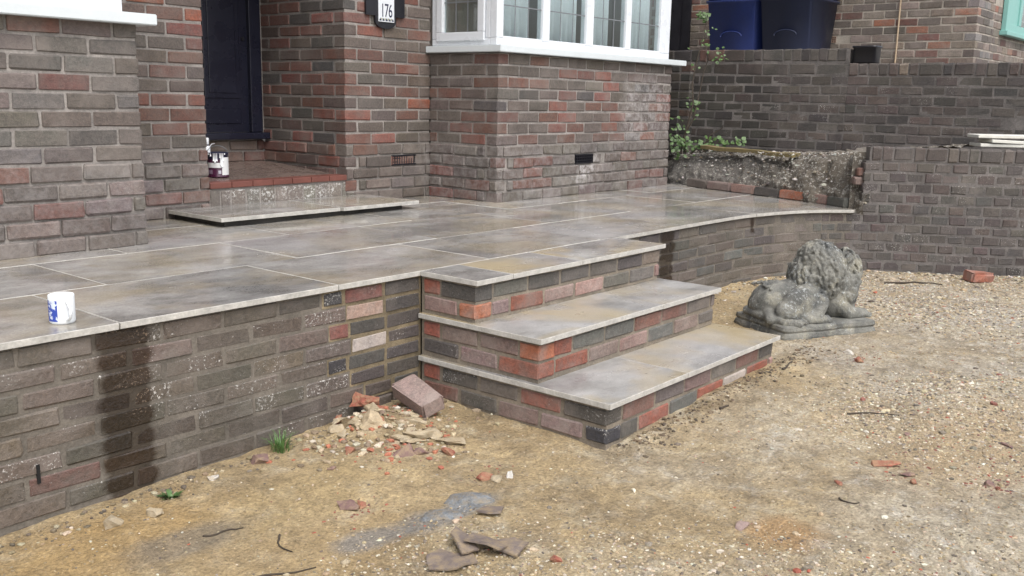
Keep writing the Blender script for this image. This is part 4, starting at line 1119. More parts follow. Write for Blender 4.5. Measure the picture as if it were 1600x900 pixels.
# ------------------------------------------------------------------ tall boundary wall
UW0, UW1 = Vector((4.865, 2.35)), Vector((5.16, -1.9))
UD = (UW1-UW0).normalized(); UN = Vector((UD.y, -UD.x))
if UN.x > 0: UN = -UN
def build_boundary():
    t = empty('boundary_wall', (UW0.x, UW0.y, .3), 'tall dark weathered brick boundary wall with upright coping bricks', 'wall')
    at = straight(UW0, UD, UN); L = (UW1-UW0).length
    s_step = (Vector((5.008, .19))-UW0).dot(UD)
    g = .0748; off = parent_loc(t)
    bm = bmesh.new()
    def core(s0, s1, z0, z1, f=.0035):
        q = [UW0+UD*s0-UN*f, UW0+UD*s1-UN*f, UW0+UD*s1-UN*.215, UW0+UD*s0-UN*.215]
        prism(bm, [(v.x-off.x, v.y-off.y) for v in q], z0-off.z, z1-off.z)
    core(0, s_step, .6, 1.685); core(s_step, L, .6, 1.57)
    bmesh.ops.recalc_face_normals(bm, faces=bm.faces)
    link('mortar_core', me_from(bm, 'mortar_core'), M_DARK, t)
    pal = [((.066, .056, .052), 4), ((.05, .045, .043), 2.5), ((.076, .065, .058), 4), ((.08, .06, .054), 2)]
    z0 = .80; n1 = int((1.59-z0)/g); n2 = int((1.475-z0)/g)
    zb1 = 1.475-n2*g
    lay(t, BS_D, at, .55, s_step, zb1, n2, g, .0085, pal, 201, alpha=(.0, .7), L=.165)
    lay(t, BS_D, at, s_step, L-.55, zb1, n2, g, .0085, pal, 202, alpha=(.0, .7), L=.165)
    lay(t, BS_D, at, .55, s_step-.012, 1.477, 1, .105, .012, pal, 203, L=.225, H=.09)
    r = random.Random(204)
    def soldiers(s0, s1, zt):
        s = s0
        while s < s1-.03:
            w = r.uniform(.070, .078) if r.random() < .85 else r.uniform(.14, .20)
            w = min(w, s1-s)
            P, D, N = at(s+w/2); put_brick(t, BS_D, (P[0], P[1], zt-.049), D, N, w-.010, .098, pick(pal+[(RBR, .9), (TAN, .8), (GRY, 1.5)], r), r.uniform(0, .4), r, proud=.004); s += w
    soldiers(.55, s_step, 1.69); soldiers(s_step, L-.55, 1.575)
    # end pier beside the bay
    p = empty('brick_pier', (4.95, 1.62, .6), 'narrow brick pier between the bay and the boundary wall', 'pier')
    bm = bmesh.new(); add_box(bm, (-.094, -.094, .05), (.094, .094, .985)); link('mortar_core', me_from(bm, 'mortar_core'), M_DARK, p)
    lay(p, BS_D, straight((4.85, 1.52), (1, 0), (0, -1)), 0, .2, .72, 11, .0775, .012, [(GRY, 2), (DGR, 2), (RBR, 1)], 207)
    lay(p, BS_D, straight((4.85, 1.52), (0, 1), (-1, 0)), .108, .2, .72, 11, .0775, .012, [(GRY, 2), (DGR, 2)], 208)
build_boundary()

def build_ledge_slabs():
    n = Vector((1.1, .65)).normalized(); d = Vector((.65, -1.1)).normalized()
    specs = [(.04, .012, 'pale stone offcut lying on the wall ledge, bottom of the stack', 0.0), (.10, .038, 'short pale offcut wedged in the middle of the stack on the ledge', .03), (.02, .078, 'long pale stone offcut on top of the stack on the ledge', -.005)]
    for i, (s0, dz, lab, tl) in enumerate(specs):
        L = .95 if i != 1 else .55
        a = Vector((4.345, -.965))+d*s0+n*.06; c = a+d*L/2
        bm = bmesh.new(); add_box(bm, (-L/2, -.09, -.011), (L/2, .16, .011))
        bmesh.ops.bevel(bm, geom=list(bm.edges), offset=.003, segments=1, affect='EDGES')
        o = link('stone_offcut', me_from(bm, 'stone_offcut'), PALEBOARD); o.location = (c.x, c.y, LEDGE+dz+.004+(.0 if i else .005)); o.rotation_euler = (0, tl, math.atan2(d.y, d.x)+(.06 if i == 1 else 0)); tag(o, lab, 'stone slab', 'offcuts stacked on the ledge')
build_ledge_slabs()

# ------------------------------------------------------------------ neighbour: drive, house, bins
def build_neighbour():
    bm = bmesh.new(); add_box(bm, (4.98, -40, .2), (60, 40, 1.435)); 
    for v in bm.verts:
        if v.co.x < 10 and v.co.y < 0: v.co.x = 5.35
        elif v.co.x < 10: v.co.x = 5.12
    # keep it behind the boundary wall only
    for v in bm.verts: v.co.y = max(-2.0, min(12, v.co.y))
    o = struct(link('driveway', me_from(bm, 'driveway'), mat_plain('drive_concrete', (.22, .21, .195), .85, .2, 6, .4))); o['label'] = 'raised concrete drive of the house next door'
    XN, YN = 7.55, -.085
    h = empty('house', (9.5, 3.0, 1.27), 'neighbouring brown brick house behind the boundary wall', 'house')
    off = parent_loc(h)
    def hb(name, lo, hi, mat, parent=h, bevel=0.0):
        o2 = parent_loc(parent); return box_obj(name, tuple(Vector(lo)-o2), tuple(Vector(hi)-o2), mat, parent, bevel)
    pal = [((.165, .135, .11), 5), ((.19, .15, .12), 4), (RBR, 1.6), ((.28, .12, .075), .7), (GRY, 3)]
    w = hb('side_wall', (XN+.006, YN+.006, 1.27), (XN+.2, 8.0, 6.0), M_NEIGH)
    zb = 1.50; n = 14
    skip = lambda s, z, e0, e1: False
    vY0, vY1 = 1.30, 1.53
    lay(w, BS_N, straight((XN, YN), (0, 1), (-1, 0)), 0, 4.2, zb, n, .0785, .012, pal, 301, starts=lambda k: .1125 if k % 2 else 0.0, alpha=(0, .2),
        skip=lambda s, z, e0, e1: abs(z-(zb+6.0*.0785-.039)) < .03 and YN+e0 < vY1-.03 and YN+e1 > vY0+.03)
    air_brick(w, (XN-.004, (vY0+vY1)/2, zb+5.5*.0785), (0, 1), (-1, 0), .22, .066).data.materials[0] = mat_plain('terracotta_vent', (.25, .17, .13), .7)
    w2 = hb('front_wall', (XN+.2001, YN+.0065, 1.27), (11.5, YN+.2, 6.0), M_NEIGH)
    lay(w2, BS_N, straight((XN, YN), (1, 0), (0, -1)), -.1125, .62, zb, n, .0785, .012, [((.17, .16, .15), 3), (GRY, 3), ((.2, .15, .12), 1)], 302, starts=lambda k: 0.0 if k % 2 else .1125, alpha=(.2, .7))
    lay(w2, BS_N, straight((XN+.64, YN+.0), (1, 0), (0, -1)), 0, 2.4, zb, 10, .0785, .012, pal, 303, alpha=(0, .2))
    # turquoise window
    Yw = YN-.03
    wn = hb('window', (8.42, Yw-.05, 2.00), (11.2, Yw+.03, 2.045), TEAL, h, .006)
    hb('casement', (8.47, Yw-.02, 2.0455), (8.60, Yw+.028, 3.3), TEAL, wn, .005); hb('casement', (8.6005, Yw-.01, 2.0456), (11.2, Yw+.027, 2.13), TEAL, wn, .005)
    hb('casement', (9.05, Yw-.012, 2.1302), (9.16, Yw+.026, 3.3), TEAL, wn, .005)
    hb('casement_panel', (8.6006, Yw+.004, 2.1303), (9.0498, Yw+.02, 3.3), TEAL, wn, .004)
    hb('pane', (9.1602, Yw+.006, 2.1301), (11.2, Yw+.012, 3.3), GLASS, wn)
    # black soil pipe and thin gas pipe
    dr = hb('side_door', (XN-.03, 3.06, 1.28), (XN-.004, 3.95, 3.3), BLACK, h, .006); hb('door_panel', (XN-.04, 3.18, 1.5), (XN-.0301, 3.83, 3.1), BLACK, dr, .004)
    bm = bmesh.new(); tube(bm, [(0, 0, 0), (0, .01, 2.0), (0, .0, 4.2)], .009, 8); o = link('gas_pipe', me_from(bm, 'gas_pipe', True), mat_plain('copper_pipe', (.30, .22, .14), .5, .1, 10), h); o.location = Vector((XN-.02, .655, 1.27))-off
    hb('roof', (7.2, -.6, 6.0), (12, 8.4, 6.15), SLATE)
    def wheelie(x, y, mat, label):
        t = empty('wheelie_bin', (x, y, 1.44), label, 'bin', 'wheelie bins in front of the neighbouring house')
        bm = bmesh.new(); hb_, ht = .235, .29; db, dt = .24, .36; H = 1.0
        def ring(z, hw, hd): return [bm.verts.new(v) for v in ((-hd, -hw, z), (hd, -hw, z), (hd, hw, z), (-hd, hw, z))]
        R = [ring(.06, hb_, db), ring(.10, hb_+.01, db+.01), ring(.86, ht-.012, dt-.012), ring(.865, ht, dt), ring(H, ht, dt)]
        for a, b in zip(R, R[1:]):
            for k in range(4): bm.faces.new((a[k], a[(k+1) % 4], b[(k+1) % 4], b[k]))
        bm.faces.new(R[0][::-1]); bm.faces.new(R[-1])
        bmesh.ops.bevel(bm, geom=list(bm.edges), offset=.02, segments=2, affect='EDGES')
        link('bin_body', me_from(bm, 'bin_body', True), mat, t)
        bm = bmesh.new(); add_box(bm, (-.385, -.3, H+.002), (.36, .3, H+.05)); 
        for v in bm.verts:
            if v.co.z > H+.03: v.co.x *= .93; v.co.y *= .93
        bmesh.ops.bevel(bm, geom=list(bm.edges), offset=.012, segments=2, affect='EDGES'); link('lid', me_from(bm, 'lid', True), mat, t)
        # raised arch moulded on the front panel
        bm = bmesh.new(); pts = []
        for k in range(13):
            a = math.pi*k/12; z = .50+.05*math.sin(a); pts.append((-(db+.01+(dt-db-.02)*(z-.1)/.76)-.001, .12*math.cos(a), z))
        tube(bm, pts, .007, 6); link('moulded_arch', me_from(bm, 'moulded_arch', True), mat, t)
        bm = bmesh.new(); tube(bm, [(.37, -.25, H-.02), (.40, -.2, H+.0), (.40, .2, H+.0), (.37, .25, H-.02)], .014, 8); link('grip_bar', me_from(bm, 'grip_bar', True), BLACK, t)
        for s in (-1, 1):
            bm = bmesh.new(); tube(bm, [(.24, s*.22, .1), (.24, s*.275, .1)], .1, 18); link('wheel', me_from(bm, 'wheel'), BLACK, t)
    wheelie(7.12, 2.165, BINB, 'blue wheelie bin standing behind the boundary wall')
    wheelie(7.12, 1.555, BING, 'dark grey blue wheelie bin to the right of the blue one')
    # black tub on the lower part of the wall
    t = empty('black_tub', (5.10, .085, 1.577), 'small black plastic tub on top of the boundary wall', 'tub')
    bm = bmesh.new(); 
    R = []
    for z, hw in ((0, .085), (.006, .089), (.115, .092), (.118, .100), (.132, .100), (.132, .088), (.02, .08)):
        R.append([bm.verts.new((hw*.9*c, hw*s, z)) for c, s in [(math.copysign(abs(math.cos(a))**.35, math.cos(a)), math.copysign(abs(math.sin(a))**.35, math.sin(a))) for a in [2*math.pi*k/24 for k in range(24)]]])
    for a, b in zip(R, R[1:]):
        for k in range(24): bm.faces.new((a[k], a[(k+1) % 24], b[(k+1) % 24], b[k]))
    bm.faces.new(R[0][::-1]); bm.faces.new(R[-1])
    link('tub_body', me_from(bm, 'tub_body', True), BLACK, t)
build_neighbour()

# ------------------------------------------------------------------ stone lion
def build_lion():
    FL = Vector((1.765, -.825)); FR = Vector((2.30, -1.105)); u = (FR-FL).normalized(); v = Vector((-u.y, u.x))
    ang = math.atan2(u.y, u.x); zg = .065
    t = empty('lion_statue', (FL.x, FL.y, zg), 'weathered grey stone statue of a reclining lion on its plinth', 'statue', rz=ang)
    # plinth: moulded slab
    bm = bmesh.new(); Lb, Wb = .61, .44
    def ring(o, z): 
        return [bm.verts.new((x, y, z)) for x, y in ((-o, -o), (Lb/2, -o-.004), (Lb+o, -o), (Lb+o+.003, Wb/2), (Lb+o, Wb+o), (Lb/2, Wb+o), (-o, Wb+o), (-o-.003, Wb/2))]
    R = [ring(.0, -.03), ring(.004, .012), ring(-.001, .03), ring(-.006, .036), ring(.0, .046), ring(-.004, .066), ring(-.018, .072)]
    for a, b in zip(R, R[1:]):
        for k in range(8): bm.faces.new((a[k], a[(k+1) % 8], b[(k+1) % 8], b[k]))
    bm.faces.new(R[0][::-1]); bm.faces.new(R[-1])
    bmesh.ops.subdivide_edges(bm, edges=list(bm.edges), cuts=3, use_grid_fill=True)
    for q in bm.verts: q.co += Vector((noise.noise(q.co*14), noise.noise(q.co*14+Vector((5, 0, 0))), noise.noise(q.co*11+Vector((0, 5, 0)))))*.006
    link('plinth', me_from(bm, 'plinth', True), LION, t); t.scale = (.955, .955, .965)
    bm = bmesh.new()
    from mathutils import Euler
    SPH = {}
    for q in (1, 2, 3):
        b2 = bmesh.new(); bmesh.ops.create_icosphere(b2, subdivisions=q, radius=1.0); b2.verts.ensure_lookup_table()
        SPH[q] = (np.array([w.co[:] for w in b2.verts]), np.array([[w.index for w in f.verts] for f in b2.faces])); b2.free()
    VV, FF, NV = [], [], [0]
    def ell(c, r, rot=(0, 0, 0), sub=3):
        V, F = SPH[sub]; P = V*np.array(r)
        if any(rot): P = P @ np.array(Euler(rot).to_matrix()).T
        VV.append(P+np.array(c)); FF.append(F+NV[0]); NV[0] += len(V)
    def limb(pts, rad_):
        for (a, ra), (b, rb) in zip(zip(pts, rad_), zip(pts[1:], rad_[1:])):
            a, b = Vector(a), Vector(b); n = max(2, int((b-a).length/.018))
            for k in range(n+1):
                f = k/n; q = a.lerp(b, f); rr = ra+(rb-ra)*f; ell(q, (rr, rr, rr), sub=2)
    r = random.Random(12); B = .066
    # trunk, rump, thighs
    ell((.30, .27, .17), (.25, .125, .105)); ell((.14, .28, .155), (.14, .125, .105)); ell((.10, .29, .13), (.105, .115, .085))
    ell((.20, .13, .165), (.135, .075, .10), (0, -.25, .15)); ell((.15, .12, .12), (.12, .065, .075), (0, .1, 0))
    limb([(.29, .085, .17), (.25, .06, .115), (.20, .06, .09)], [.05, .04, .035]); limb([(.19, .05, .092), (.26, .045, .088), (.31, .05, .085)], [.03, .03, .026])
    for k in range(3): ell((.315+.004*k, .028+.02*k, .082), (.022, .011, .016), sub=2)
    limb([(.02, .36, .09), (.015, .20, .085), (.04, .06, .08), (.10, .02, .08)], [.028, .024, .022, .026])   # tail along the plinth edge
    for k in range(4): limb([(.09+.02*k, .02+.01*k, .082), (.14+.02*k, .005+.012*k, .08)], [.016, .006])
    # hind foot of the far side, toes at the left edge
    limb([(.04, .20, .10), (-.0, .13, .086)], [.035, .03])
    # chest and forelegs
    ell((.46, .20, .16), (.115, .12, .12)); ell((.50, .16, .12), (.085, .075, .08))
    for y0 in (.09, .27):
        limb([(.46, y0+.02, .13), (.50, y0, .096), (.60, y0, .092)], [.05, .036, .031])
        for k in range(4): ell((.622, y0-.027+.018*k, .086), (.022, .0105, .017), sub=2)
    # neck and mane masses: tall mane at the back, head and beard at the front right
    ell((.385, .215, .30), (.125, .135, .165)); ell((.37, .22, .385), (.10, .11, .09)); ell((.33, .24, .27), (.10, .12, .13))
    ell((.54, .20, .29), (.075, .10, .12)); ell((.545, .20, .365), (.060, .085, .055)); ell((.50, .17, .22), (.08, .09, .12))
    # face turned away to the right: brow, muzzle, ears
    ell((.60, .235, .315), (.055, .052, .05)); ell((.64, .245, .295), (.036, .036, .034)); ell((.635, .245, .268), (.03, .03, .024))
    ell((.585, .20, .35), (.03, .022, .018)); ell((.585, .265, .35), (.03, .022, .018)); ell((.50, .12, .395), (.028, .018, .028)); ell((.50, .28, .395), (.028, .018, .028))
    # locks of the mane: tapered strands flowing down over the masses
    masses = [((.385, .215, .30), (.125, .135, .165)), ((.37, .22, .385), (.10, .11, .09)), ((.54, .20, .30), (.075, .10, .13)), ((.50, .17, .22), (.08, .09, .12)), ((.33, .24, .27), (.10, .12, .13))]
    for c, rr in masses:
        ph = 1.4
        while ph > -.7:
            circ = 2*math.pi*max(.12, math.cos(ph))*(rr[0]+rr[1])/2; nl = max(4, int(circ/.026)); o0 = r.random()
            for q in range(nl):
                th = 2*math.pi*(q+o0+r.uniform(-.4, .4))/nl; p0 = ph+r.uniform(-.2, .2); r0 = r.uniform(.007, .0145); n_ = r.randint(5, 9)
                sweep = -.55*math.sin(th-.4)+r.uniform(-.35, .35); ws = r.uniform(.6, 1.4); wp = r.uniform(0, 6)
                pts, rad2 = [], []
                for k in range(n_):
                    pp = p0-.105*k; tt = th+(sweep*k*.075+.07*math.sin(k*ws+wp))/max(.4, math.cos(pp)); e = 1.07-.008*k
                    pts.append((c[0]+rr[0]*e*math.cos(pp)*math.cos(tt), c[1]+rr[1]*e*math.cos(pp)*math.sin(tt), c[2]+rr[2]*e*math.sin(pp))); rad2.append(r0*(1-.8*k/n_))
                if min(p[2] for p in pts) < .11 or pts[0][0] > .62: continue
                limb(pts, rad2)
            ph -= r.uniform(.2, .3)
    # woolly back
    for _ in range(60):
        a = r.uniform(.04, .30); y = r.uniform(.2, .40); zt = .16+.10*math.sqrt(max(0, 1-((a-.13)/.22)**2))*math.sqrt(max(0, 1-((y-.30)/.14)**2))
        ell((a, y, zt-.004), (r.uniform(.010, .018), r.uniform(.008, .013), .010), sub=1)
    bm.free(); me = bpy.data.meshes.new('lion_tmp'); me.from_pydata(np.concatenate(VV).tolist(), [], np.concatenate(FF).tolist()); tmp = bpy.data.objects.new('tmp', me); C.objects.link(tmp)
    rm = tmp.modifiers.new('r', 'REMESH'); rm.mode = 'VOXEL'; rm.voxel_size = .0038
    sm = tmp.modifiers.new('s', 'SMOOTH'); sm.factor = .5; sm.iterations = 1
    dg = bpy.context.evaluated_depsgraph_get(); res = bpy.data.meshes.new_from_object(tmp.evaluated_get(dg)); bpy.data.objects.remove(tmp)
    res.polygons.foreach_set('use_smooth', [True]*len(res.polygons))
    link('lion_body', res, LION, t)
build_lion()

# ------------------------------------------------------------------ rubble, stones, shards, twigs
def chunk(name, x, y, size, dims, mat, label, seed, cat='rubble', group=None, rz=None, lift=0.0, tilt=.25, cuts=1, jag=.16):
    """angular broken lump: convex hull of jittered points"""
    r = random.Random(seed); bm = bmesh.new()
    pts = []
    for i in range(16):
        th = r.uniform(0, 2*math.pi); z = r.uniform(-1, 1); q = math.sqrt(1-z*z)
        p = Vector((q*math.cos(th), q*math.sin(th), z))
        m = max(abs(p.x), abs(p.y), abs(p.z)); p = p.lerp(p/m, .55)
        p = Vector((p.x*dims[0], p.y*dims[1], p.z*dims[2]))*size*.5*(1+r.uniform(-jag, jag)); bm.verts.new(p)
    res = bmesh.ops.convex_hull(bm, input=bm.verts)
    bmesh.ops.delete(bm, geom=[v for v in bm.verts if not v.link_faces], context='VERTS')
    bmesh.ops.triangulate(bm, faces=list(bm.faces)); bmesh.ops.subdivide_edges(bm, edges=list(bm.edges), cuts=2, use_grid_fill=True)
    so = Vector((seed*1.7, seed*.3, 0))
    for q in bm.verts: q.co += q.co.normalized()*size*(noise.noise(q.co*(2.2/size)+so)*.10+noise.noise(q.co*(6/size)+so)*.055)
    o = link(name, me_from(bm, name), mat); o.location = (x, y, gh(x, y)+size*dims[2]*.20+lift*.8)
    o.rotation_euler = (r.uniform(-tilt, tilt), r.uniform(-tilt, tilt), r.uniform(0, 6.28) if rz is None else rz); o.color = (1, 1, 1, .2)
    return tag(o, label, cat, group)
def build_rubble():
    # the mauve brick leaning on the heap, worn at both ends
    loose_brick('loose_brick', (-.165, -.150, .075), rad(-98), (.26, .19, .17), 'chipped mauve brick tilted beside the rubble heap, against the steps', (.21, .105, .072), (rad(16), rad(12)), B_STEP, None, .008, 3, alpha=.0, jit=.006)
    # sandy hump under the heap
    bm = bmesh.new(); n = 26; rows = []
    for i in range(n+1):
        row = []
        for j in range(n+1):
            a, b = (i/n-.5)*.72, (j/n-.5)*.56; x, y = -.40+a, -.20+b
            hgt = .065*math.exp(-((a-.04)/.16)**2-((b-.06)/.13)**2)+noise.noise((x*16, y*16, 4))*.010+noise.noise((x*40, y*40, 4))*.005-.014
            row.append(bm.verts.new((x, min(y, .012), gz(x, y)+hgt)))
        rows.append(row)
    for a, b in zip(rows, rows[1:]):
        for k in range(n): bm.faces.new((a[k], b[k], b[k+1], a[k+1]))
    bmesh.ops.recalc_face_normals(bm, faces=bm.faces)
    o = struct(link('spoil_heap', me_from(bm, 'spoil_heap', True), GROUND)); o['label'] = 'small sandy heap of spoil in the corner by the steps'
    G1 = 'cream mortar lumps in the rubble heap'; L1 = ['long curved cream lump just below the red lump of the heap', 'small cream lump under the tilted mauve brick', 'broad flat cream lump on the right side of the heap', 'little cream lump at the right rim of the heap', 'cream lump right beside the red and cream bit of the heap', 'thin cream sliver at the front left of the heap', 'smallest cream sliver at the front of the heap', 'long cream lump at the front of the heap', 'stubby cream lump behind the long front one', 'upright cream lump at the front right of the heap', 'flat cream flake at the right front corner of the heap', 'thin buried cream flake in front of the purple fragment', 'cream lump on the left edge of the heap', 'small cream lump farthest left of the heap', 'cream lump at the back of the heap near the wall', 'flat cream lump lying apart, right of the purple fragment', 'cream lump between the big squarish lump and the wall']
    chunk('mortar_lump', -.44, -.175, .115, (1.0, .8, .62), mat_plain('stained_mortar_lump', (.42, .335, .22), .85, .3, 30, .8, .008), 'largest squarish cream and tan lump in the rubble heap', 1, rz=.2, lift=.035, tilt=.12)
    for i, (x, y, s, d, l) in enumerate(((-.365, -.10, .075, (1.3, .6, .5), .05), (-.30, -.165, .062, (1, .8, .5), .03), (-.285, -.24, .085, (1.3, .8, .4), .012), (-.25, -.20, .06, (1, .7, .45), .02), (-.335, -.235, .06, (1.2, .8, .5), .016),
                                        (-.42, -.315, .062, (1.5, .6, .42), .0), (-.43, -.345, .045, (1.5, .6, .4), .0), (-.365, -.35, .085, (1.5, .6, .42), .002), (-.345, -.29, .052, (1.3, .7, .4), .005), (-.318, -.385, .055, (.9, 1.2, .45), 0), (-.29, -.345, .06, (1.2, .7, .3), 0),
                                        (-.40, -.375, .06, (1.6, .5, .25), 0), (-.52, -.085, .06, (1.2, .8, .45), .01), (-.55, -.14, .04, (1.3, .8, .5), .01), (-.49, -.05, .045, (1.2, .7, .5), .03), (-.30, -.46, .085, (1.4, .8, .3), -.006), (-.47, -.12, .055, (1, .9, .6), .03))):
        chunk('mortar_lump', x, y, s, d, CREAM, L1[i], 20+i, group=G1, lift=l+.008)
    for i, (x, y, s, d, l, lab) in enumerate(((-.345, -.035, .10, (1.15, .8, .55), .06, 'bright red brick lump on top of the rubble heap'), (-.325, -.115, .055, (1, .8, .6), .05, 'small red brick bit stuck between cream lumps of the heap'),
                                              (-.355, -.20, .055, (.8, 1, .7), .035, 'cream and red brick bit in the middle of the heap'), (-.475, .0-.035, .045, (1, .8, .7), .03, 'red brick crumb at the back left of the heap, near the wall'),
                                              (-.629, -.27, .05, (1.2, .8, .55), 0, 'red brick crumb lying left of the rubble heap'), (-.381, -.521, .052, (1.2, .8, .6), 0, 'red brick fragment lying alone right of the rubble heap'),
                                              (-.47, -.765, .055, (1, .8, .5), 0, 'red brick chip above the blue grey cement patch'), (-.875, -.613, .035, (1.2, .8, .5), 0, 'red chip beside a purple brick fragment, left foreground'), (-.77, -1.29, .035, (1, .9, .6), 0, 'small red chip right of the felt shards'))):
        chunk('brick_fragment', x, y, s, d, REDF, lab, 60+i, lift=l)
    for i, (x, y, s, lab) in enumerate(((-.505, -.425, .07, 'purple brick fragment just below the rubble heap'), (-.455, -.455, .055, 'dull purple chip half buried beside the purple fragment'), (-.911, -.595, .06, 'dark purple brick fragment in the left foreground'), (-.87, -.082, .07, 'dull red brick bit beside the grass tuft at the wall foot'), (-.765, -.34, .028, 'small dark pebble left of the rubble heap'))):
        chunk('brick_fragment', x, y, s, (1.2, .85, .5), PURP, lab, 80+i)
    for i, (x, y, s, lab) in enumerate(((-.402, -.822, .036, 'pale rounded stone right of the red chips, centre foreground'), (-.456, -.804, .045, 'flat cream stone next to the pale rounded stone'), (-1.064, -.101, .034, 'bright white stone at the foot of the left wall'), (-1.332, -.188, .05, 'flat cream stone below the dark wall stain'), (-1.447, -.169, .06, 'cream brick bit at the foot of the wall, left of the dark stain'),
                                        (1.76, -1.15, .042, 'bright white stone on the sand in front of the lion'), (-.235, -1.58, .045, 'pale grey stone behind the orange clay patch'), (2.35, -.06, .05, 'white stone at the foot of the curved wall behind the lion'))):
        chunk('stone', x, y, s, (1.2, .85, .6), CREAM if 'cream' in lab else (MAUVE if 'grey' in lab else PALEST), lab, 100+i, cat='stone')
    for i, (x, y, s, d, rz, lab, mt) in enumerate(((.508, -1.755, .085, (1.9, .55, .4), -.95, 'long red tile sliver in the right foreground gravel', REDF), (.455, -1.84, .06, (1.5, .7, .5), -.7, 'red brown tile chip beside the long sliver', PURP), (.405, -1.875, .045, (1.2, .8, .5), .3, 'small dark red chip at the end of the tile row', REDF),
                                              (.575, -2.07, .06, (1.3, .8, .5), .5, 'brown brick bit among red crumbs at the right edge', PURP), (.54, -2.10, .04, (1.3, .8, .5), .2, 'bright red crumb below the brown bit at the right edge', REDF), (.243, -1.688, .042, (1.2, .8, .5), 1.0, 'red crumb near the little curled root, right foreground', REDF),
                                              (1.67, -1.24, .075, (1.2, .8, .5), .4, 'red brick crumb in front of the lion, right of the white stone', REDF), (2.01, -.50, .10, (1.5, .6, .3), -.4, 'red brick sliver between the steps and the lion plinth', REDF), (.84, -1.72, .04, (1.4, .7, .5), 0, 'dark red crumb in the gravel right of the long root', PURP), (.98, -2.03, .06, (1.2, .7, .3), 1, 'red stained crumb far right in the gravel', PURP))):
        chunk('brick_fragment', x, y, s*.66, d, mt, lab, 120+i, rz=rz)
    loose_brick('loose_brick', (4.02, -1.17, gh(4.02, -1.17)+.03), rad(-40), (.34, .12, .075), 'half red brick lying in front of the curved wall on the right', (.16, .105, .065), (.05, .05), B_STEP, None, .008, 4, alpha=.1, jit=.006)
    # grey felt shards
    def shard(name, x, y, pts, mat, lab, rx, ry, rz, th=.005, lift=.012):
        bm = bmesh.new(); prism(bm, [(a*.60, b*1.0) for a, b in pts], 0, th)
        bmesh.ops.recalc_face_normals(bm, faces=bm.faces)
        bmesh.ops.triangulate(bm, faces=[f for f in bm.faces if len(f.verts) > 4])
        bmesh.ops.subdivide_edges(bm, edges=list(bm.edges), cuts=2, use_grid_fill=True)
        for q in bm.verts: q.co.z += noise.noise(q.co*16+Vector((x, y, 0)))*.009; q.co.x += noise.noise(q.co*40)*.004; q.co.y += noise.noise(q.co*40+Vector((9, 0, 0)))*.004
        o = link(name, me_from(bm, name), mat); o.location = (x, y, gh(x, y)+lift); o.rotation_euler = (rx, ry, rz); tag(o, lab, 'shard')
    shard('felt_shard', -.965, -1.075, [(-.10, -.05), (.02, -.065), (.12, -.03), (.10, .03), (.02, .02), (-.04, .05), (-.11, .02)], SLATE, 'broad flat grey brown felt shard lying in front', .03, -.02, -.75, lift=.008)
    shard('felt_shard', -.895, -1.06, [(-.05, -.06), (.04, -.05), (.06, .03), (.0, .07), (-.05, .03)], SLATE, 'upright grey brown felt shard in the middle of the pile', .20, .25, -.4, lift=.022)
    shard('felt_shard', -.865, -1.115, [(-.09, -.03), (.08, -.04), (.10, .01), (.03, .04), (-.08, .035)], SLATE, 'folded striped grey felt shard right of the middle one', -.18, .14, -1.15, lift=.028)
    shard('felt_shard', -.815, -1.155, [(-.06, -.04), (.05, -.05), (.08, .0), (.02, .05), (-.06, .03)], SLATE, 'pale grey brown felt shard at the right end of the pile', .06, -.08, .3, lift=.012)
    shard('felt_shard', -.68, -.975, [(-.04, -.03), (.03, -.04), (.05, .02), (-.01, .045), (-.05, .01)], SLATE, 'single grey felt scrap below the blue grey cement lump', .05, .05, .8, lift=.008)
    # cement spill: low lump
    for (x, y, rx, ry, hh, lab) in ((-.625, -.845, .085, .055, .016, 'blue grey lump of hardened cement on the sandy ground'), (-.775, -.87, .07, .045, .010, 'smaller blue grey cement smear left of the lump')):
        bm = bmesh.new(); rows = [bm.verts.new((0, 0, hh))]; prev = None
        R = []
        for q in (.35, .65, .88, 1.0):
            ring = []
            for k in range(22):
                a = 2*math.pi*k/22; w = 1+.28*noise.noise((math.cos(a)*1.6+x, math.sin(a)*1.6+y, 2)); px, py = rx*q*w*math.cos(a), ry*q*w*math.sin(a)
                ring.append(bm.verts.new((px, py, hh*(1-q**2.2)+noise.noise((px*30, py*30, 1))*.005-(.01 if q == 1 else 0))))
            R.append(ring)
        for k in range(22): bm.faces.new((rows[0], R[0][k], R[0][(k+1) % 22]))
        for a, b in zip(R, R[1:]):
            for k in range(22): bm.faces.new((a[k], b[k], b[(k+1) % 22], a[(k+1) % 22]))
        bmesh.ops.recalc_face_normals(bm, faces=bm.faces)
        o = link('cement_lump', me_from(bm, 'cement_lump', True), CEMENT); o.location = (x, y, gh(x, y)+.002); o.rotation_euler = (0, 0, -.75); tag(o, lab, 'cement')
    def twig(x, y, L, ang, bend, rad_, lab, seed):
        r = random.Random(seed); pts = []; a = ang; p = Vector((0, 0))
        for k in range(7):
            q = p+Vector((x, y)); pts.append((p.x, p.y, gh(q.x, q.y)-gh(x, y)+rad_*.8)); p = p+Vector((math.cos(a), math.sin(a)))*L/6; a += bend/6+r.uniform(-.3, .3)
        bm = bmesh.new(); tube(bm, pts, [rad_*(1-.09*k) for k in range(7)], 6); o = link('twig', me_from(bm, 'twig', True), TWIG); o.location = (x, y, gh(x, y)); tag(o, lab, 'twig')
    twig(-1.16, -.58, .13, -2.3, .9, .0035, 'dark curved twig on the sand in the left foreground', 1)
    twig(-1.31, -.42, .12, -.7, .3, .0035, 'short dark twig among grit below the wall, left', 2)
    twig(-1.36, -.74, .16, -.6, .3, .0035, 'thin root lying along the bottom edge, left', 3)
    twig(.90, -1.47, .20, -.75, .5, .004, 'long dark root across the sand right of the steps', 4)
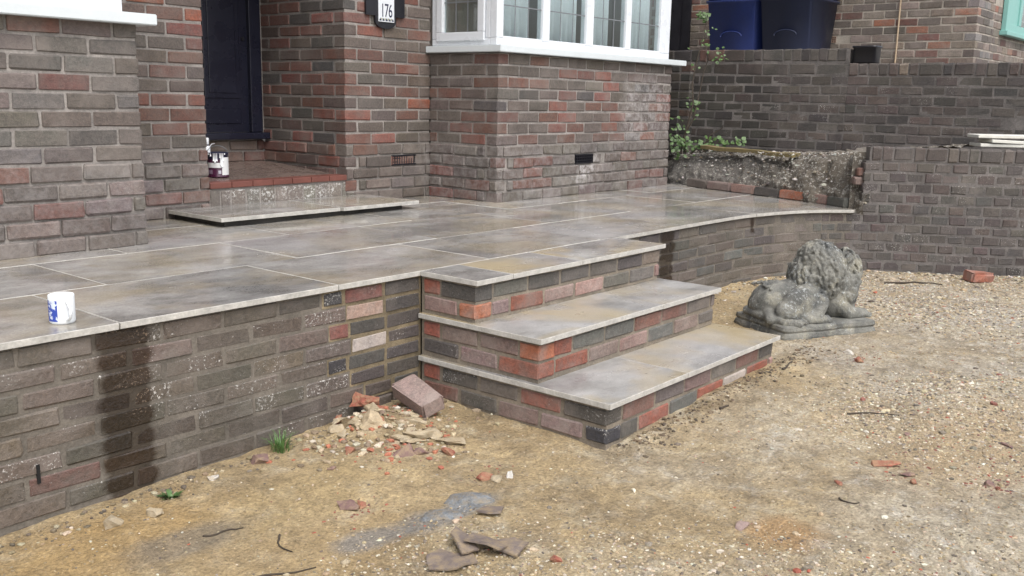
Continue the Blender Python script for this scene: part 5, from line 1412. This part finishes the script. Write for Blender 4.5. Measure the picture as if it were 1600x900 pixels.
    twig(.11, -1.74, .08, -2.4, 1.4, .003, 'curled dark root in the right foreground gravel', 5)
    twig(1.30, -1.02, .10, -.3, .2, .006, 'stubby dark stick at the right end of the lowest step', 6)
    twig(3.55, -.72, .35, -1.0, .3, .008, 'dark stick along the foot of the curved wall on the right', 7)
    twig(.62, -1.06, .05, -.3, .2, .006, 'small dark stick along the front of the lowest step', 8)
    # clods of spoil along the foot of the steps
    r = random.Random(55); items = []
    for _ in range(700):
        x = r.uniform(.0, 1.75); y = -.945-abs(r.gauss(0, .075)); s = .0025+.009*r.random()**3
        items.append((x, y, gh(x, y)+s*.2, s, jitcol(r.choice(((.15, .11, .065), (.10, .075, .05), (.2, .15, .09), (.07, .055, .04))), r, .2)))
    for _ in range(260):
        x = r.uniform(-1.8, 0); y = -.02-abs(r.gauss(0, .05)); s = .003+.010*r.random()**2
        items.append((x, y, gh(x, y)+s*.2, s, jitcol(r.choice(((.22, .17, .10), (.15, .12, .08), (.34, .29, .2), (.10, .08, .06))), r, .2)))
    for _ in range(300):
        s_ = r.uniform(S_0+.2, S_END-1.0); P, D, N = path_at(s_, .02+abs(r.gauss(0, .07))); s = .004+.016*r.random()**2.5
        items.append((P[0], P[1], gh(*P)+s*.2, s, jitcol(r.choice(((.15, .12, .08), (.08, .065, .05), (.32, .29, .24), (.5, .48, .43))), r, .2)))
    for _ in range(500):
        x, y = r.gauss(-.38, .17), r.gauss(-.25, .15)
        if y > -.02: continue
        s = .004+.012*r.random()**2
        hgt = .065*math.exp(-((x+.36)/.16)**2-((y+.14)/.13)**2)
        items.append((x, y, gz(x, y)+max(hgt-.012, gbump(x, y))+s*.2, s, jitcol(r.choice(((.40, .33, .22), (.3, .24, .15), (.46, .41, .32), (.33, .12, .07), (.2, .15, .1))), r, .2)))
    o = stones_mesh('spoil_crumbs', items, STONES, 8); o['kind'] = 'stuff'; o['label'] = 'crumbs of mortar and soil along the foot of walls and steps'
build_rubble()

# ------------------------------------------------------------------ plants
def add_tint(me, fn):
    ca = me.color_attributes.new('tint', 'FLOAT_COLOR', 'CORNER'); r = random.Random(2); 
    for p in me.polygons:
        c = fn(r)
        for li in p.loop_indices: ca.data[li].color = (*c, 1)
def grass_tuft(x, y, n, hgt, label, name='grass_tuft', spread=.045, broad=False, seed=0):
    r = random.Random(seed); bm = bmesh.new()
    for _ in range(n):
        a = r.uniform(0, 6.28); d = spread*r.random()**.7*.6; bx, by = d*math.cos(a), d*math.sin(a)
        lean = r.uniform(.2, 1.0)*hgt; h1 = hgt*r.uniform(.5, 1.1); w = r.uniform(.0016, .003) if not broad else r.uniform(.004, .008)
        la = a+r.uniform(-.7, .7); dx, dy = math.cos(la), math.sin(la); sx, sy = -dy*w, dx*w
        prev = None
        for k in range(4):
            f = k/3; ww = (1-f)*(1 if not broad else (.35+2.6*f*(1-f)*1.5)) if k < 3 else 0.05
            if broad and k < 3: ww = (.4, 1.0, .8)[k]
            c = Vector((bx+dx*lean*f*f, by+dy*lean*f*f, h1*math.sin(f*1.5)*(1 if not broad else .6)))
            cur = (bm.verts.new(c+Vector((sx, sy, 0))*ww), bm.verts.new(c-Vector((sx, sy, 0))*ww))
            if prev: bm.faces.new((prev[0], cur[0], cur[1], prev[1]))
            prev = cur
    me = me_from(bm, name, True); add_tint(me, lambda q: jitcol((.9, 1.0, .8), q, .35))
    o = link(name, me, GRASSM if not broad else LEAF); o.location = (x, y, gh(x, y)-.004); tag(o, label, 'plant'); return o
grass_tuft(-.757, -.055, 90, .065, 'small green grass tuft at the foot of the retaining wall', spread=.06, seed=1)
grass_tuft(-1.225, -.115, 30, .034, 'tiny broad leaved weed below the dark wall stain', 'weed', .03, True, 2)
def build_climber():
    t = empty('climbing_weed', (4.70, 1.45, .82), 'straggly green weed climbing the wall corner beside the bay', 'plant')
    r = random.Random(17); bs = bmesh.new(); bl = bmesh.new()
    def leaf(c, s, nrm):
        nrm = nrm.normalized(); a = nrm.cross(Vector((r.uniform(-1, 1), r.uniform(-1, 1), r.uniform(-1, 1)))).normalized(); b = nrm.cross(a)
        shape = ((0, 0), (.35, .42), (.75, .45), (1.15, 0), (.75, -.45), (.35, -.42))
        vs = [bl.verts.new(c+a*px*s+b*py*s+nrm*(-.12*s*abs(py)*2+.05*s*math.sin(px*3))) for px, py in shape]
        bl.faces.new((vs[0], vs[1], vs[2], vs[3])); bl.faces.new((vs[0], vs[3], vs[4], vs[5]))
    def clump(x, y, z, n, rad_, s):
        for _ in range(n):
            c = Vector((r.gauss(x, rad_), r.gauss(y, rad_), r.gauss(z, rad_*.8)))-t.location
            leaf(c, s*r.uniform(.6, 1.3), Vector((-.6+r.uniform(-.6, .6), -.5+r.uniform(-.6, .6), .7+r.uniform(-.4, .4))))
    # stems: from the bank up the corner
    for (p0, p1, w) in (((4.70, 1.45, .8), (4.86, 1.40, 1.98), .05), ((4.72, 1.40, .8), (4.80, 1.15, 1.06), .03), ((4.70, 1.50, .8), (4.88, 1.36, 1.62), .06)):
        pts = []
        for k in range(9):
            f = k/8; q = Vector(p0).lerp(Vector(p1), f)+Vector((noise.noise((f*4, w*50, 1)), noise.noise((f*4, w*70, 5)), 0))*w
            pts.append(q-t.location)
            if k > 1 and w > .03 and r.random() < .5: clump(q.x, q.y, q.z, r.randint(1, 2), .02, .026)
        tube(bs, pts, [.009*(1-.08*k) for k in range(9)], 6)
    for (x, y, z, n, rr, s) in ((4.70, 1.46, .86, 50, .05, .030), (4.66, 1.50, .92, 34, .05, .030), (4.72, 1.30, .89, 26, .03, .034), (4.76, 1.14, .92, 18, .024, .036), (4.80, 1.02, .92, 14, .02, .034), (4.68, 1.48, 1.06, 10, .05, .028),
                                (4.88, 1.44, 1.98, 22, .03, .034), (4.90, 1.40, 1.86, 5, .03, .026), (4.87, 1.28, 1.63, 12, .03, .030), (4.85, 1.40, 1.70, 8, .04, .028), (4.80, 1.44, 1.22, 12, .03, .032)):
        clump(x, y, z, n, rr, s)
    link('stem', me_from(bs, 'stem', True), TWIG, t)
    me = me_from(bl, 'foliage'); add_tint(me, lambda q: jitcol((1.1, 1.1, .9), q, .5)); link('foliage', me, LEAF, t)
build_climber()
